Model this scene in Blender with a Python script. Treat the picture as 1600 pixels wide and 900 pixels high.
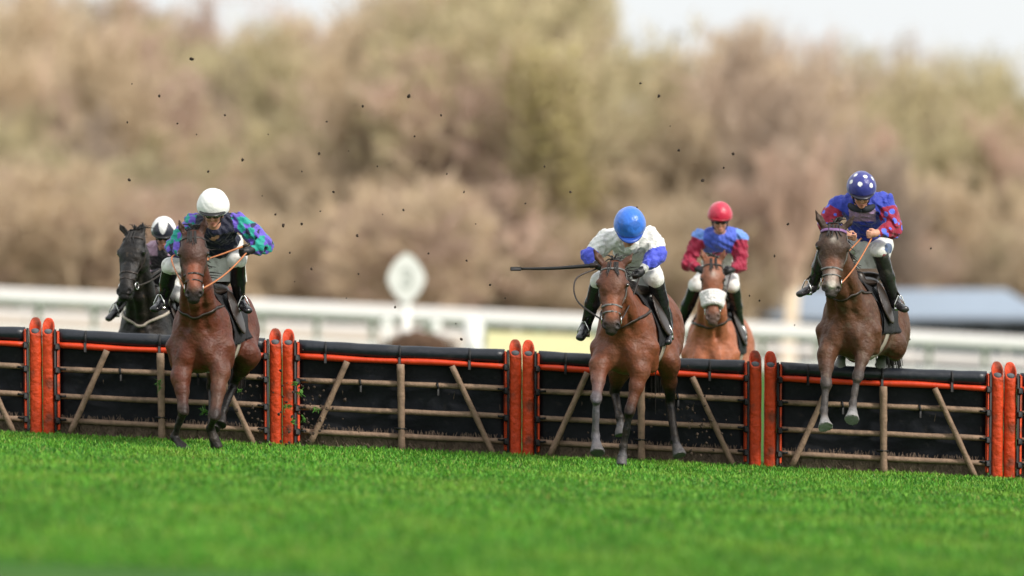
import bpy, math, random
import numpy as np
from mathutils import Vector
for o in list(bpy.data.objects): bpy.data.objects.remove(o)
SC = bpy.context.scene
COL = SC.collection
rng = np.random.default_rng(7)
random.seed(7)
F = 6800.0; CAMZ = 1.54; SLOPE = 0.046
# ------------------------------------------------------------------ camera
cam = bpy.data.objects.new('camera', bpy.data.cameras.new('camera'))
COL.objects.link(cam); SC.camera = cam
cam.location = (0, -40, CAMZ); cam.rotation_euler = (math.radians(90), 0, 0)
cam.data.sensor_width = 36; cam.data.lens = 36*F/1600
cam.data.clip_end = 3000; cam.data.clip_start = 0.5
cam.data.dof.use_dof = True; cam.data.dof.focus_distance = 38.7
cam.data.dof.aperture_fstop = 0.153/0.205
# ------------------------------------------------------------------ sky
W = bpy.data.worlds.new('World'); SC.world = W; W.use_nodes = True
nt = W.node_tree; nt.nodes.clear()
sky = nt.nodes.new('ShaderNodeTexSky'); sky.sky_type = 'NISHITA'; sky.sun_disc = False
sky.sun_elevation = math.radians(39); sky.sun_rotation = math.radians(129)
sky.air_density = 1.5; sky.dust_density = 4
tc = nt.nodes.new('ShaderNodeTexCoord'); nz = nt.nodes.new('ShaderNodeTexNoise')
nz.inputs['Scale'].default_value = 2.2; nz.inputs['Detail'].default_value = 5
nt.links.new(tc.outputs['Generated'], nz.inputs['Vector'])
cr = nt.nodes.new('ShaderNodeValToRGB')
cr.color_ramp.elements[0].position = .3; cr.color_ramp.elements[0].color = (.86, .89, .91, 1)
cr.color_ramp.elements[1].position = .7; cr.color_ramp.elements[1].color = (.97, .985, .99, 1)
nt.links.new(nz.outputs['Fac'], cr.inputs['Fac'])
sc_ = nt.nodes.new('ShaderNodeVectorMath'); sc_.operation = 'SCALE'; 
sx_ = nt.nodes.new('ShaderNodeSeparateXYZ'); nt.links.new(tc.outputs['Generated'], sx_.inputs[0])   # overcast: brighter overhead than at the horizon
zr_ = nt.nodes.new('ShaderNodeMapRange'); zr_.inputs['From Min'].default_value = .08; zr_.inputs['From Max'].default_value = .9
zr_.inputs['To Min'].default_value = 8.8; zr_.inputs['To Max'].default_value = 10.5
nt.links.new(sx_.outputs['Z'], zr_.inputs['Value']); nt.links.new(zr_.outputs[0], sc_.inputs['Scale'])
nt.links.new(cr.outputs['Color'], sc_.inputs[0])
mx = nt.nodes.new('ShaderNodeMixRGB'); mx.inputs['Fac'].default_value = .86
nt.links.new(sky.outputs['Color'], mx.inputs['Color1']); nt.links.new(sc_.outputs[0], mx.inputs['Color2'])
bg = nt.nodes.new('ShaderNodeBackground'); bg.inputs['Strength'].default_value = .10
out = nt.nodes.new('ShaderNodeOutputWorld')
nt.links.new(mx.outputs['Color'], bg.inputs['Color']); nt.links.new(bg.outputs[0], out.inputs['Surface'])
sun = bpy.data.objects.new('sun', bpy.data.lights.new('sun', 'SUN')); COL.objects.link(sun)
sun.data.energy = 2.7; sun.data.angle = math.radians(8); sun.data.color = (1, .94, .86)
sun.rotation_euler = Vector((-.60, .48, -.62)).to_track_quat('-Z', 'Y').to_euler()
SC.view_settings.view_transform = 'Standard'; SC.view_settings.look = 'None'
SC.view_settings.gamma = 1; SC.view_settings.exposure = 0.38
SC.render.engine = 'CYCLES'; SC.cycles.use_denoising = True
SC.cycles.max_bounces = 5; SC.cycles.diffuse_bounces = 3; SC.cycles.glossy_bounces = 2
SC.cycles.transparent_max_bounces = 4
SC.render.film_transparent = False

# ------------------------------------------------------------------ helpers
def srgb(r, g, b):
    f = lambda c: (c/255/12.92 if c/255 <= .04045 else ((c/255+.055)/1.055)**2.4)
    return (f(r), f(g), f(b))
def P(px, py, d):
    """photo pixel at distance d -> world point"""
    return np.array([(px-800)/F*d, d-40, CAMZ-(py-450)/F*d])
def nrm(v):
    v = np.asarray(v, float); return v/(np.linalg.norm(v)+1e-12)
def gz(x, y):
    """height of the ground"""
    x = np.asarray(x, float); y = np.asarray(y, float)
    s = lambda t: np.clip(t, 0, 1)**2*(3-2*np.clip(t, 0, 1))
    return -SLOPE*np.clip(x, -40, 40) - 1.3*s((y-58)/30)*s((x-5)/9)
WLOC = {}
def node_mat(name, rough=.6, color=None, attr=False, spec=.5, var=.25, scale=6, bump=0, bscale=60, sheen=0, metallic=0, var2=None, trans=0, coat=0):
    m = bpy.data.materials.new(name); m.use_nodes = True
    n = m.node_tree; b = n.nodes['Principled BSDF']
    b.inputs['Roughness'].default_value = rough; b.inputs['Metallic'].default_value = metallic
    b.inputs['Specular IOR Level'].default_value = spec
    if sheen: b.inputs['Sheen Weight'].default_value = sheen
    if coat: b.inputs['Coat Weight'].default_value = coat
    t = n.nodes.new('ShaderNodeTexCoord')
    tx = n.nodes.new('ShaderNodeTexNoise'); tx.inputs['Scale'].default_value = scale; tx.inputs['Detail'].default_value = 6
    tx.inputs['Roughness'].default_value = .65
    n.links.new(t.outputs['Object'], tx.inputs['Vector'])
    mr = n.nodes.new('ShaderNodeMapRange'); mr.inputs['From Min'].default_value = .25; mr.inputs['From Max'].default_value = .75
    mr.inputs['To Min'].default_value = 1-var; mr.inputs['To Max'].default_value = 1+var
    n.links.new(tx.outputs['Fac'], mr.inputs['Value'])
    vm = n.nodes.new('ShaderNodeVectorMath'); vm.operation = 'SCALE'
    n.links.new(mr.outputs[0], vm.inputs['Scale'])
    if attr:
        a = n.nodes.new('ShaderNodeAttribute'); a.attribute_name = 'Col'
        n.links.new(a.outputs['Color'], vm.inputs[0])
    else:
        vm.inputs[0].default_value = color
    last = vm.outputs[0]
    if var2:   # second colour in patches (dirt, weathering)
        t2 = n.nodes.new('ShaderNodeTexNoise'); t2.inputs['Scale'].default_value = var2[1]; t2.inputs['Detail'].default_value = 8
        n.links.new(t.outputs['Object'], t2.inputs['Vector'])
        r2 = n.nodes.new('ShaderNodeMapRange'); r2.inputs['From Min'].default_value = var2[2]; r2.inputs['From Max'].default_value = var2[2]+.15
        r2.inputs['To Max'].default_value = var2[3]
        n.links.new(t2.outputs['Fac'], r2.inputs['Value'])
        mm = n.nodes.new('ShaderNodeMixRGB'); n.links.new(r2.outputs[0], mm.inputs['Fac'])
        n.links.new(last, mm.inputs['Color1']); mm.inputs['Color2'].default_value = (*var2[0], 1)
        last = mm.outputs['Color']
    n.links.new(last, b.inputs['Base Color'])
    if bump:
        tb = n.nodes.new('ShaderNodeTexNoise'); tb.inputs['Scale'].default_value = bscale; tb.inputs['Detail'].default_value = 4
        n.links.new(t.outputs['Object'], tb.inputs['Vector'])
        bp = n.nodes.new('ShaderNodeBump'); bp.inputs['Strength'].default_value = bump; bp.inputs['Distance'].default_value = .02
        n.links.new(tb.outputs['Fac'], bp.inputs['Height']); n.links.new(bp.outputs[0], b.inputs['Normal'])
    return m

def link(name, me, mat, parent, loc=None):
    o = bpy.data.objects.new(name, me); COL.objects.link(o)
    if mat is not None and me is not None: me.materials.append(mat)
    if parent is not None: o.parent = parent
    return o
def thing(name, loc, label, cat, group=None):
    o = bpy.data.objects.new(name, None); COL.objects.link(o)
    o.empty_display_size = .2; o.location = [float(c) for c in loc]; WLOC[o.name] = np.array(loc, float)
    o['label'] = label; o['category'] = cat
    if group: o['group'] = group
    return o
def tag(o, label=None, cat=None, group=None, kind=None):
    for k, v in (('label', label), ('category', cat), ('group', group), ('kind', kind)):
        if v: o[k] = v
    return o
def make_mesh(name, V, faces, colors=None, smooth=True):
    """V (n,3); faces: (m,k) array or list of such arrays"""
    me = bpy.data.meshes.new(name)
    if not isinstance(faces, list) or np.ndim(faces[0]) < 2: faces = [np.array(faces)]
    faces = [np.asarray(f, np.int32) for f in faces if len(f)]
    V = np.asarray(V, np.float32)
    tot = [np.full(len(f), f.shape[1], np.int32) for f in faces]
    lt = np.concatenate(tot); ls = np.concatenate([[0], np.cumsum(lt)[:-1]]).astype(np.int32)
    li = np.concatenate([f.ravel() for f in faces])
    me.vertices.add(len(V)); me.vertices.foreach_set('co', V.ravel())
    me.loops.add(len(li)); me.loops.foreach_set('vertex_index', li)
    me.polygons.add(len(lt)); me.polygons.foreach_set('loop_start', ls); me.polygons.foreach_set('loop_total', lt)
    me.polygons.foreach_set('use_smooth', np.full(len(lt), smooth))
    me.update(calc_edges=True)
    if colors is not None:
        c = np.ones((len(V), 4), np.float32); c[:, :3] = colors
        a = me.color_attributes.new('Col', 'FLOAT_COLOR', 'POINT'); a.data.foreach_set('color', c.ravel())
    return me
def wl(parent):
    return WLOC.get(parent.name, np.zeros(3)) if parent is not None else np.zeros(3)
def put(name, V, faces, mat, parent=None, colors=None, smooth=True, origin=None):
    """link a mesh given in world coordinates; origin is the object's own base (parents' bases subtract)"""
    V = np.asarray(V, float)
    base = wl(parent)
    org = np.array(origin, float) if origin is not None else base
    me = make_mesh(name, V-org, faces, colors, smooth)
    o = link(name, me, mat, parent); o.location = (org-base).tolist(); WLOC[o.name] = org
    return o

class MB:
    """collects solids as arrays"""
    def __init__(s): s.V = []; s.Q = []; s.T = []; s.n = 0; s.C = []
    def add(s, V, Q=(), T=(), col=None):
        V = np.asarray(V, float)
        if len(Q): s.Q.append(np.asarray(Q)+s.n)
        if len(T): s.T.append(np.asarray(T)+s.n)
        s.V.append(V); s.n += len(V)
        s.C.append(np.tile(np.asarray(col if col is not None else (1, 1, 1), float), (len(V), 1)) if np.ndim(col) < 2 or col is None else col)
        return s
    def box(s, c, size, bev=0, ax=None, col=None):
        c = np.asarray(c, float); hx, hy, hz = np.asarray(size, float)/2
        b = min(bev, hx*.98, hy*.98, hz*.98)
        if b <= 0:
            V = np.array([[x*hx, y*hy, z*hz] for x in (-1, 1) for y in (-1, 1) for z in (-1, 1)])
            Q = [[0, 1, 3, 2], [4, 6, 7, 5], [0, 4, 5, 1], [2, 3, 7, 6], [0, 2, 6, 4], [1, 5, 7, 3]]; T = []
        else:
            V = []; idx = {}
            for x in (-1, 1):
                for y in (-1, 1):
                    for z in (-1, 1):
                        for a in range(3):
                            p = [x*(hx-b), y*(hy-b), z*(hz-b)]; p[a] = (x*hx, y*hy, z*hz)[a]
                            idx[(x, y, z, a)] = len(V); V.append(p)
            V = np.array(V); Q = []; T = []
            for a in range(3):
                o1, o2 = [i for i in range(3) if i != a]
                for sg in (-1, 1):
                    q = []
                    for u, v in ((-1, -1), (1, -1), (1, 1), (-1, 1)):
                        k = [0, 0, 0]; k[a] = sg; k[o1] = u; k[o2] = v; q.append(idx[(*k, a)])
                    Q.append(q)
                for u in (-1, 1):
                    for v in (-1, 1):
                        k0 = [0, 0, 0]; k0[a] = -1; k0[o1] = u; k0[o2] = v; k1 = list(k0); k1[a] = 1
                        Q.append([idx[(*k0, o1)], idx[(*k1, o1)], idx[(*k1, o2)], idx[(*k0, o2)]])
            for x in (-1, 1):
                for y in (-1, 1):
                    for z in (-1, 1): T.append([idx[(x, y, z, a)] for a in range(3)])
        if ax is not None: V = V@np.asarray(ax)
        return s.add(V+c, Q, T, col)
    def bar(s, a, b, w, t, bev=0, up=(0, -1, 0), col=None):
        a = np.asarray(a, float); b = np.asarray(b, float); u = nrm(b-a); sd = nrm(np.cross(u, up)); w2 = np.cross(sd, u)
        return s.box((a+b)/2, (w, t, np.linalg.norm(b-a)), bev, np.array([sd, w2, u]), col)
    def tube(s, pts, r, n=8, cap=True, col=None, flat=None):
        pts = np.asarray(pts, float); m = len(pts); r = np.broadcast_to(np.asarray(r, float), (m,))
        tg = np.gradient(pts, axis=0); tg /= np.linalg.norm(tg, axis=1, keepdims=True)+1e-12
        ref = np.array([0, 0, 1.]) if abs(tg[0][2]) < .9 else np.array([1., 0, 0])
        s1 = nrm(np.cross(tg[0], ref)); fr = []
        for i in range(m):
            s1 = nrm(s1-tg[i]*s1.dot(tg[i])); fr.append((s1, np.cross(tg[i], s1)))
        A = np.linspace(0, 2*math.pi, n, endpoint=False); V = []
        for i in range(m):
            V.append(pts[i]+r[i]*(np.cos(A)[:, None]*fr[i][0]+np.sin(A)[:, None]*fr[i][1]))
        V = np.concatenate(V); Q = []
        for i in range(m-1):
            for k in range(n):
                Q.append([i*n+k, i*n+(k+1) % n, (i+1)*n+(k+1) % n, (i+1)*n+k])
        T = []
        if cap:
            V = np.vstack([V, pts[0], pts[-1]]); c0 = m*n
            for k in range(n): T += [[c0, (k+1) % n, k], [c0+1, (m-1)*n+k, (m-1)*n+(k+1) % n]]
        return s.add(V, Q, T, col)
    def ribbon(s, pts, nor, w, t, col=None):
        """flat strap: pts (m,3), nor (m,3) outward, w wide, t thick"""
        pts = np.asarray(pts, float); m = len(pts); nor = np.asarray(nor, float)
        tg = np.gradient(pts, axis=0); sd = np.cross(tg, nor); sd /= np.linalg.norm(sd, axis=1, keepdims=True)+1e-9
        V = np.stack([pts+sd*w/2, pts+sd*w/2+nor*t, pts-sd*w/2+nor*t, pts-sd*w/2], 1).reshape(-1, 3); Q = []
        for i in range(m-1):
            for k in range(4): Q.append([i*4+k, i*4+(k+1) % 4, (i+1)*4+(k+1) % 4, (i+1)*4+k])
        Q += [[3, 2, 1, 0], [m*4-4, m*4-3, m*4-2, m*4-1]]
        return s.add(V, Q, (), col)
    def ell(s, c, r, n=14, m=9, col=None, noise=0, R=None):
        th = np.linspace(0, math.pi, m); ph = np.linspace(0, 2*math.pi, n, endpoint=False)
        V = np.array([[math.sin(t)*math.cos(p), math.sin(t)*math.sin(p), math.cos(t)] for t in th for p in ph])
        if noise: V = V*(1+rng.uniform(-noise, noise, (len(V), 1)))
        V = V*np.asarray(r)
        if R is not None: V = V@np.asarray(R)
        Q = [[i*n+k, (i+1)*n+k, (i+1)*n+(k+1) % n, i*n+(k+1) % n] for i in range(m-1) for k in range(n)]
        return s.add(V+np.asarray(c), Q, (), col)
    def torus(s, c, R, r, axis, n=16, k=6, col=None):
        axis = nrm(axis); a = nrm(np.cross(axis, (0.3, .2, 1))); b = np.cross(axis, a)
        A = np.linspace(0, 2*math.pi, n, endpoint=False); B = np.linspace(0, 2*math.pi, k, endpoint=False); V = []
        for t in A:
            d = math.cos(t)*a+math.sin(t)*b
            for u in B: V.append(c+d*(R+r*math.cos(u))+axis*r*math.sin(u))
        Q = [[i*k+j, ((i+1) % n)*k+j, ((i+1) % n)*k+(j+1) % k, i*k+(j+1) % k] for i in range(n) for j in range(k)]
        return s.add(V, Q, (), col)
    def build(s, name, mat, parent=None, smooth=True, origin=None, color=False):
        V = np.concatenate(s.V); f = []
        if s.Q: f.append(np.concatenate(s.Q))
        if s.T: f.append(np.concatenate(s.T))
        return put(name, V, f, mat, parent, np.concatenate(s.C) if color else None, smooth, origin)

# ------------------------------------------------------------------ implicit surfaces for living bodies
class Sdf:
    def __init__(s): s.p = []
    def ell(s, c, r, R=None, k=.03, col=(1, 1, 1), sub=False):
        R = np.eye(3) if R is None else np.asarray(R, float)
        s.p.append(dict(t='e', c=np.asarray(c, float), r=np.asarray(r, float), R=R, k=k, col=col, sub=sub,
                        lo=np.asarray(c)-np.sqrt((R**2*(np.asarray(r, float)**2)[:, None]).sum(0)), hi=np.asarray(c)+np.sqrt((R**2*(np.asarray(r, float)**2)[:, None]).sum(0)))); return s
    def cap(s, a, b, ra, rb, k=.03, col=(1, 1, 1), cut=False, sub=False):
        a = np.asarray(a, float); b = np.asarray(b, float); m = max(ra, rb)
        s.p.append(dict(t='c', a=a, b=b, ra=ra, rb=rb, k=k, col=col, cut=cut, sub=sub, lo=np.minimum(a, b)-m, hi=np.maximum(a, b)+m)); return s
    def ecap(s, a, b, side, ra, rb, k=.03, col=(1, 1, 1), sub=False):
        a = np.asarray(a, float); b = np.asarray(b, float); ax = nrm(b-a)
        sd = np.asarray(side, float); sd = nrm(sd-ax*sd.dot(ax)); m = max(*ra, *rb)
        s.p.append(dict(t='E', a=a, b=b, ax=ax, sd=sd, w=np.cross(ax, sd), ra=ra, rb=rb, k=k, col=col, sub=sub, lo=np.minimum(a, b)-m, hi=np.maximum(a, b)+m)); return s
    @staticmethod
    def d(p, X):
        if p['t'] == 'e':
            q = (X-p['c'])@p['R'].T
            k0 = np.linalg.norm(q/p['r'], axis=-1)+1e-6; k1 = np.linalg.norm(q/p['r']**2, axis=-1)+1e-6
            return k0*(k0-1)/k1
        ab = p['b']-p['a']; L2 = ab.dot(ab)+1e-12; q = X-p['a']; tr = q@ab/L2; t = np.clip(tr, 0, 1)
        if p['t'] == 'c':
            dd = np.linalg.norm(q-t[..., None]*ab, axis=-1)-(p['ra']+(p['rb']-p['ra'])*t)
            if p['cut']: dd = np.maximum(dd, (tr-1)*math.sqrt(L2))
            return dd
        q = q-t[..., None]*ab
        rx = p['ra'][0]+(p['rb'][0]-p['ra'][0])*t; ry = p['ra'][1]+(p['rb'][1]-p['ra'][1])*t; rz = np.minimum(rx, ry)
        x = q@p['sd']; y = q@p['w']; z = q@p['ax']
        k0 = np.sqrt((x/rx)**2+(y/ry)**2+(z/rz)**2)+1e-6; k1 = np.sqrt((x/rx**2)**2+(y/ry**2)**2+(z/rz**2)**2)+1e-6
        return k0*(k0-1)/k1
    @staticmethod
    def comb(f, d, p):
        k = p['k']
        if p['sub']:
            h = np.maximum(k-np.abs(-f-d), 0)/k if k else 0
            return np.maximum(f, -d)+h*h*k/4*1.0
        h = np.maximum(k-np.abs(f-d), 0)/k
        return np.minimum(f, d)-h*h*k/4
    def at(s, X):
        f = np.full(X.shape[:-1], 1e3)
        for p in s.p: f = s.comb(f, s.d(p, X), p)
        return f
    def grad(s, X, e=.004):
        g = np.stack([s.at(X+np.eye(3)[i]*e)-s.at(X-np.eye(3)[i]*e) for i in range(3)], -1)
        return g/(np.linalg.norm(g, axis=-1, keepdims=True)+1e-9)
    def hug(s, X, off=0.0, it=8):
        X = np.array(X, float)
        for _ in range(it): X = X-s.grad(X)*(s.at(X)-off)[:, None]*.9
        return X, s.grad(X)
    def field(s, h, off=0.0, pad=.03, clip=None, noise=None):
        lo = np.min([p['lo'] for p in s.p if not p['sub']], 0)-pad; hi = np.max([p['hi'] for p in s.p if not p['sub']], 0)+pad
        if clip is not None: lo = np.maximum(lo, clip[0]); hi = np.minimum(hi, clip[1])
        n = np.ceil((hi-lo)/h).astype(int)+1
        ax = [lo[i]+h*np.arange(n[i]) for i in range(3)]
        f = np.full(n, .3, np.float64)
        for p in s.p:
            m = p['k']+off+3*h
            i0 = np.maximum(np.floor((p['lo']-m-lo)/h).astype(int), 0); i1 = np.minimum(np.ceil((p['hi']+m-lo)/h).astype(int)+1, n)
            if np.any(i1 <= i0): continue
            sl = tuple(slice(i0[i], i1[i]) for i in range(3))
            X = np.stack(np.meshgrid(*[(ax[i][sl[i]]).astype(np.float32) for i in range(3)], indexing='ij'), -1)
            f[sl] = s.comb(f[sl], s.d(p, X), p)
        return f-off, lo, ax
    def colors(s, V, w=.012):
        ps = [p for p in s.p if not p['sub']]
        D = np.stack([np.where(True, s.d(p, V), 0) for p in ps], 1); D = D-D.min(1, keepdims=True)
        Wt = np.exp(-D/w); Wt /= Wt.sum(1, keepdims=True)
        return Wt@np.array([p['col'] for p in ps])
def nets(f, lo, h):
    """naive surface nets"""
    n = np.array(f.shape); ins = f < 0
    c = np.zeros(n-1, int)
    corners = [(i, j, k) for i in (0, 1) for j in (0, 1) for k in (0, 1)]
    g = lambda A, o: A[o[0]:n[0]-1+o[0], o[1]:n[1]-1+o[1], o[2]:n[2]-1+o[2]]
    for o in corners: c += g(ins, o)
    act = (c > 0) & (c < 8); idx = -np.ones(n-1, int); I = np.argwhere(act); idx[act] = np.arange(len(I))
    acc = np.zeros((len(I), 3)); cnt = np.zeros(len(I))
    for a in corners:
        for ax in range(3):
            if a[ax]: continue
            b = list(a); b[ax] = 1
            fa = f[I[:, 0]+a[0], I[:, 1]+a[1], I[:, 2]+a[2]]; fb = f[I[:, 0]+b[0], I[:, 1]+b[1], I[:, 2]+b[2]]
            m = (fa < 0) != (fb < 0); t = np.where(m, fa/(fa-fb+1e-12), 0)
            pt = np.tile(np.array(a, float), (len(I), 1)); pt[:, ax] += t
            acc[m] += pt[m]; cnt[m] += 1
    V = (I+acc/cnt[:, None])*h+lo
    Q = []
    for ax in range(3):
        o1, o2 = (ax+1) % 3, (ax+2) % 3
        A = [slice(None)]*3; B = [slice(None)]*3; A[ax] = slice(0, n[ax]-1); B[ax] = slice(1, n[ax])
        fa = ins[tuple(A)]; fb = ins[tuple(B)]; E = np.argwhere(fa != fb)
        ok = (E[:, o1] > 0) & (E[:, o2] > 0) & (E[:, o1] < n[o1]-1) & (E[:, o2] < n[o2]-1); E = E[ok]
        def ci(d1, d2):
            e = E.copy(); e[:, o1] -= d1; e[:, o2] -= d2; return idx[e[:, 0], e[:, 1], e[:, 2]]
        q = np.stack([ci(1, 1), ci(0, 1), ci(0, 0), ci(1, 0)], 1)
        fl = ~fa[E[:, 0], E[:, 1], E[:, 2]]; q[fl] = q[fl][:, ::-1]; Q.append(q)
    Q = np.concatenate(Q); return V, Q[(Q >= 0).all(1)]
def wob(X, a, fr, ph=0.):
    """cheap smooth noise for folds and muscles"""
    r = np.random.default_rng(int(ph*1000)+5); s = 0
    for i in range(5):
        k = r.normal(size=3); k = k/np.linalg.norm(k)*fr*(1+.5*i); s = s+np.sin(X@k+r.uniform(0, 6))/(1+.4*i)
    return a*s/2.5
def body(name, sdf, h, mat, parent, off=0., noise=None, clips=(), colfn=None, w=.012, shell=None, clip=None):
    f, lo, ax = sdf.field(h, off, clip=clip)
    if shell or noise or clips:
        X = np.stack(np.meshgrid(*ax, indexing='ij'), -1)
        if noise:
            nb = np.abs(f) < .06; f[nb] += wob(X[nb], *noise)
        if shell: f = np.abs(f)-shell
        for c, nn in clips: f = np.maximum(f, (X-np.asarray(c))@nrm(nn))
    V, Q = nets(f, lo, h)
    if not len(V): return None
    C = sdf.colors(V, w) if colfn is None else colfn(V)
    return put(name, V, Q, mat, parent, C)
# ------------------------------------------------------------------ materials
M = {}
M['turf'] = node_mat('turf', .9, srgb(56, 96, 30), var=.35, scale=3, var2=(srgb(92, 100, 48), 1.1, .56, .5), bump=.4, spec=.15)
M['blade'] = node_mat('grass_blade', .55, attr=True, var=.25, scale=.9, spec=.3, var2=(srgb(118, 146, 50), .9, .50, .5))
M['padding'] = node_mat('black_padding', .38, srgb(24, 29, 38), var=.3, scale=9, spec=.5, bump=.25, bscale=18, var2=(srgb(78, 76, 70), 5, .58, .5))
M['backing'] = node_mat('black_rubber_sheet', .6, srgb(9, 13, 22), var=.4, scale=7, bump=.4, bscale=12, spec=.3, var2=(srgb(44, 40, 37), 14, .60, .6))
M['orange'] = node_mat('orange_padding', .62, srgb(204, 64, 16), var=.32, scale=14, bump=.8, bscale=22, var2=(srgb(96, 52, 34), 7, .50, .8))
M['strip'] = node_mat('orange_strip', .5, srgb(204, 58, 14), var=.15, scale=9, bump=.2, bscale=30, var2=(srgb(120, 54, 32), 6, .6, .6))
M['foam'] = node_mat('grey_foam', .9, srgb(88, 92, 96), var=.3, scale=20)
M['strap'] = node_mat('black_strap', .6, srgb(12, 12, 14), var=.2, scale=20)
M['timber'] = node_mat('weathered_timber', .75, srgb(138, 114, 94), var=.35, scale=14, bump=.4, bscale=40, var2=(srgb(92, 76, 62), 8, .55, .7))
M['brush'] = node_mat('birch_brush', .9, srgb(124, 106, 92), var=.5, scale=12)
M['soil'] = node_mat('loose_soil', .95, srgb(64, 50, 38), var=.4, scale=30)
M['rail'] = node_mat('white_rail_plastic', .35, (.72, .71, .69), var=.06, scale=2, spec=.4)
M['signwhite'] = node_mat('white_paint', .4, (.84, .83, .80), var=.04, scale=3)
M['signgrey'] = node_mat('grey_paint', .5, (.52, .53, .50), var=.05)
M['yellow'] = node_mat('pale_yellow_board', .45, (.93, .84, .50), var=.05, scale=2)
M['roof'] = node_mat('blue_grey_roof', .5, srgb(140, 154, 170), var=.12, scale=2)
M['shedwall'] = node_mat('dark_shed_wall', .7, srgb(62, 72, 80), var=.25, scale=3)
M['window'] = node_mat('dark_glass', .1, srgb(22, 28, 34), var=.1)
M['path'] = node_mat('pale_track', .9, srgb(178, 164, 146), var=.15, scale=.4)

# ------------------------------------------------------------------ ground: one sheet to the horizon
xs = np.unique(np.concatenate([np.linspace(-1500, -50, 12), np.linspace(-50, 50, 161), np.linspace(50, 1500, 12)]))
ys = np.unique(np.concatenate([np.linspace(-60, 120, 145), np.linspace(120, 2500, 30)]))
XX, YY = np.meshgrid(xs, ys, indexing='ij'); ZZ = gz(XX, YY)
V = np.stack([XX, YY, ZZ], -1).reshape(-1, 3); ny = len(ys)
ii, jj = np.meshgrid(np.arange(len(xs)-1), np.arange(ny-1), indexing='ij'); a = (ii*ny+jj).ravel()
o = put('ground', V, np.stack([a, a+ny, a+ny+1, a+1], 1), M['turf']); tag(o, 'green turf of the racecourse running under the hurdles to the wood', kind='structure')
# the pale track crossing beyond the hurdles
V = []; 
for x in np.linspace(-40, 40, 41):
    for y in np.linspace(50, 122, 25): V.append((x, y, float(gz(x, y))+.02))
Q = [[25*i+j, 25*i+25+j, 25*i+26+j, 25*i+j+1] for i in range(40) for j in range(24)]
o = put('path', V, Q, M['path']); tag(o, 'pale dry ground and track beyond the white running rail', kind='structure')

# ------------------------------------------------------------------ grass
def grass(n, dmin, dmax, extra, hmul=1.):
    d = np.sqrt(rng.uniform(dmin**2, dmax**2, n)); x = rng.uniform(-1, 1, n)*(.122*d+extra); y = d-40
    cl = np.sin(x*7+np.sin(y*5)*2)*np.sin(y*6+x*2)*.5+rng.normal(0, .5, n)+.5*np.sin(x*1.9+2*np.sin(y*.8))*np.sin(y*1.3+x)   # tufts
    h = (.035+.012*cl.clip(-1, 1.5))*rng.uniform(.6, 1.35, n)*hmul; w = rng.uniform(.0035, .0065, n)
    spot = np.zeros(n)   # hoof-cut hollows where the grass is short and dark
    for _ in range(70):
        q = rng.uniform(24, 39.6); cx = rng.uniform(-1, 1)*.12*q; spot = np.maximum(spot, np.exp(-(((x-cx)/rng.uniform(.06, .14))**2+((d-q)/rng.uniform(.08, .22))**2)))
    h = h*(1-.6*spot)*np.where(d > 39.78, .35, 1)
    an = rng.uniform(0, 2*math.pi, n); lean = rng.uniform(.1, .7, n)*h; la = rng.uniform(0, 2*math.pi, n)
    b = np.stack([x, y, gz(x, y)-.004], 1); s = np.stack([np.cos(an), np.sin(an), 0*an], 1)*w[:, None]
    L = np.stack([np.cos(la)*lean, np.sin(la)*lean, h], 1)
    mid = b+L*np.array([.4, .4, .62])
    V = np.stack([b-s, b+s, mid+s*.8, mid-s*.8, b+L], 1).reshape(-1, 3); i = np.arange(n)*5
    Q = np.stack([i, i+1, i+2, i+3], 1); T = np.stack([i+3, i+2, i+4], 1)
    base = np.array(srgb(72, 134, 30)); alt = np.array(srgb(108, 156, 52)); dk = np.array(srgb(46, 106, 22)); dry = np.array(srgb(136, 138, 70))
    r = rng.uniform(0, 1, (n, 1)); c = np.where(r < .5, base, np.where(r < .78, alt, np.where(r < .96, dk, dry)))*rng.uniform(.7, 1.3, (n, 1))*(1+.16*cl.clip(-1.5, 1.5))[:, None]
    c = c*(1-.6*spot)[:, None]+np.array(srgb(70, 66, 36))*(.35*spot)[:, None]
    return V, Q, T, np.repeat(c, 5, 0)
V, Q, T, C = grass(330000, 22.5, 41.2, 1.0)
o = put('grass', V, [Q, T], M['blade'], colors=C, smooth=False); tag(o, 'short bright green grass growing in front of the hurdles', kind='stuff')

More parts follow.
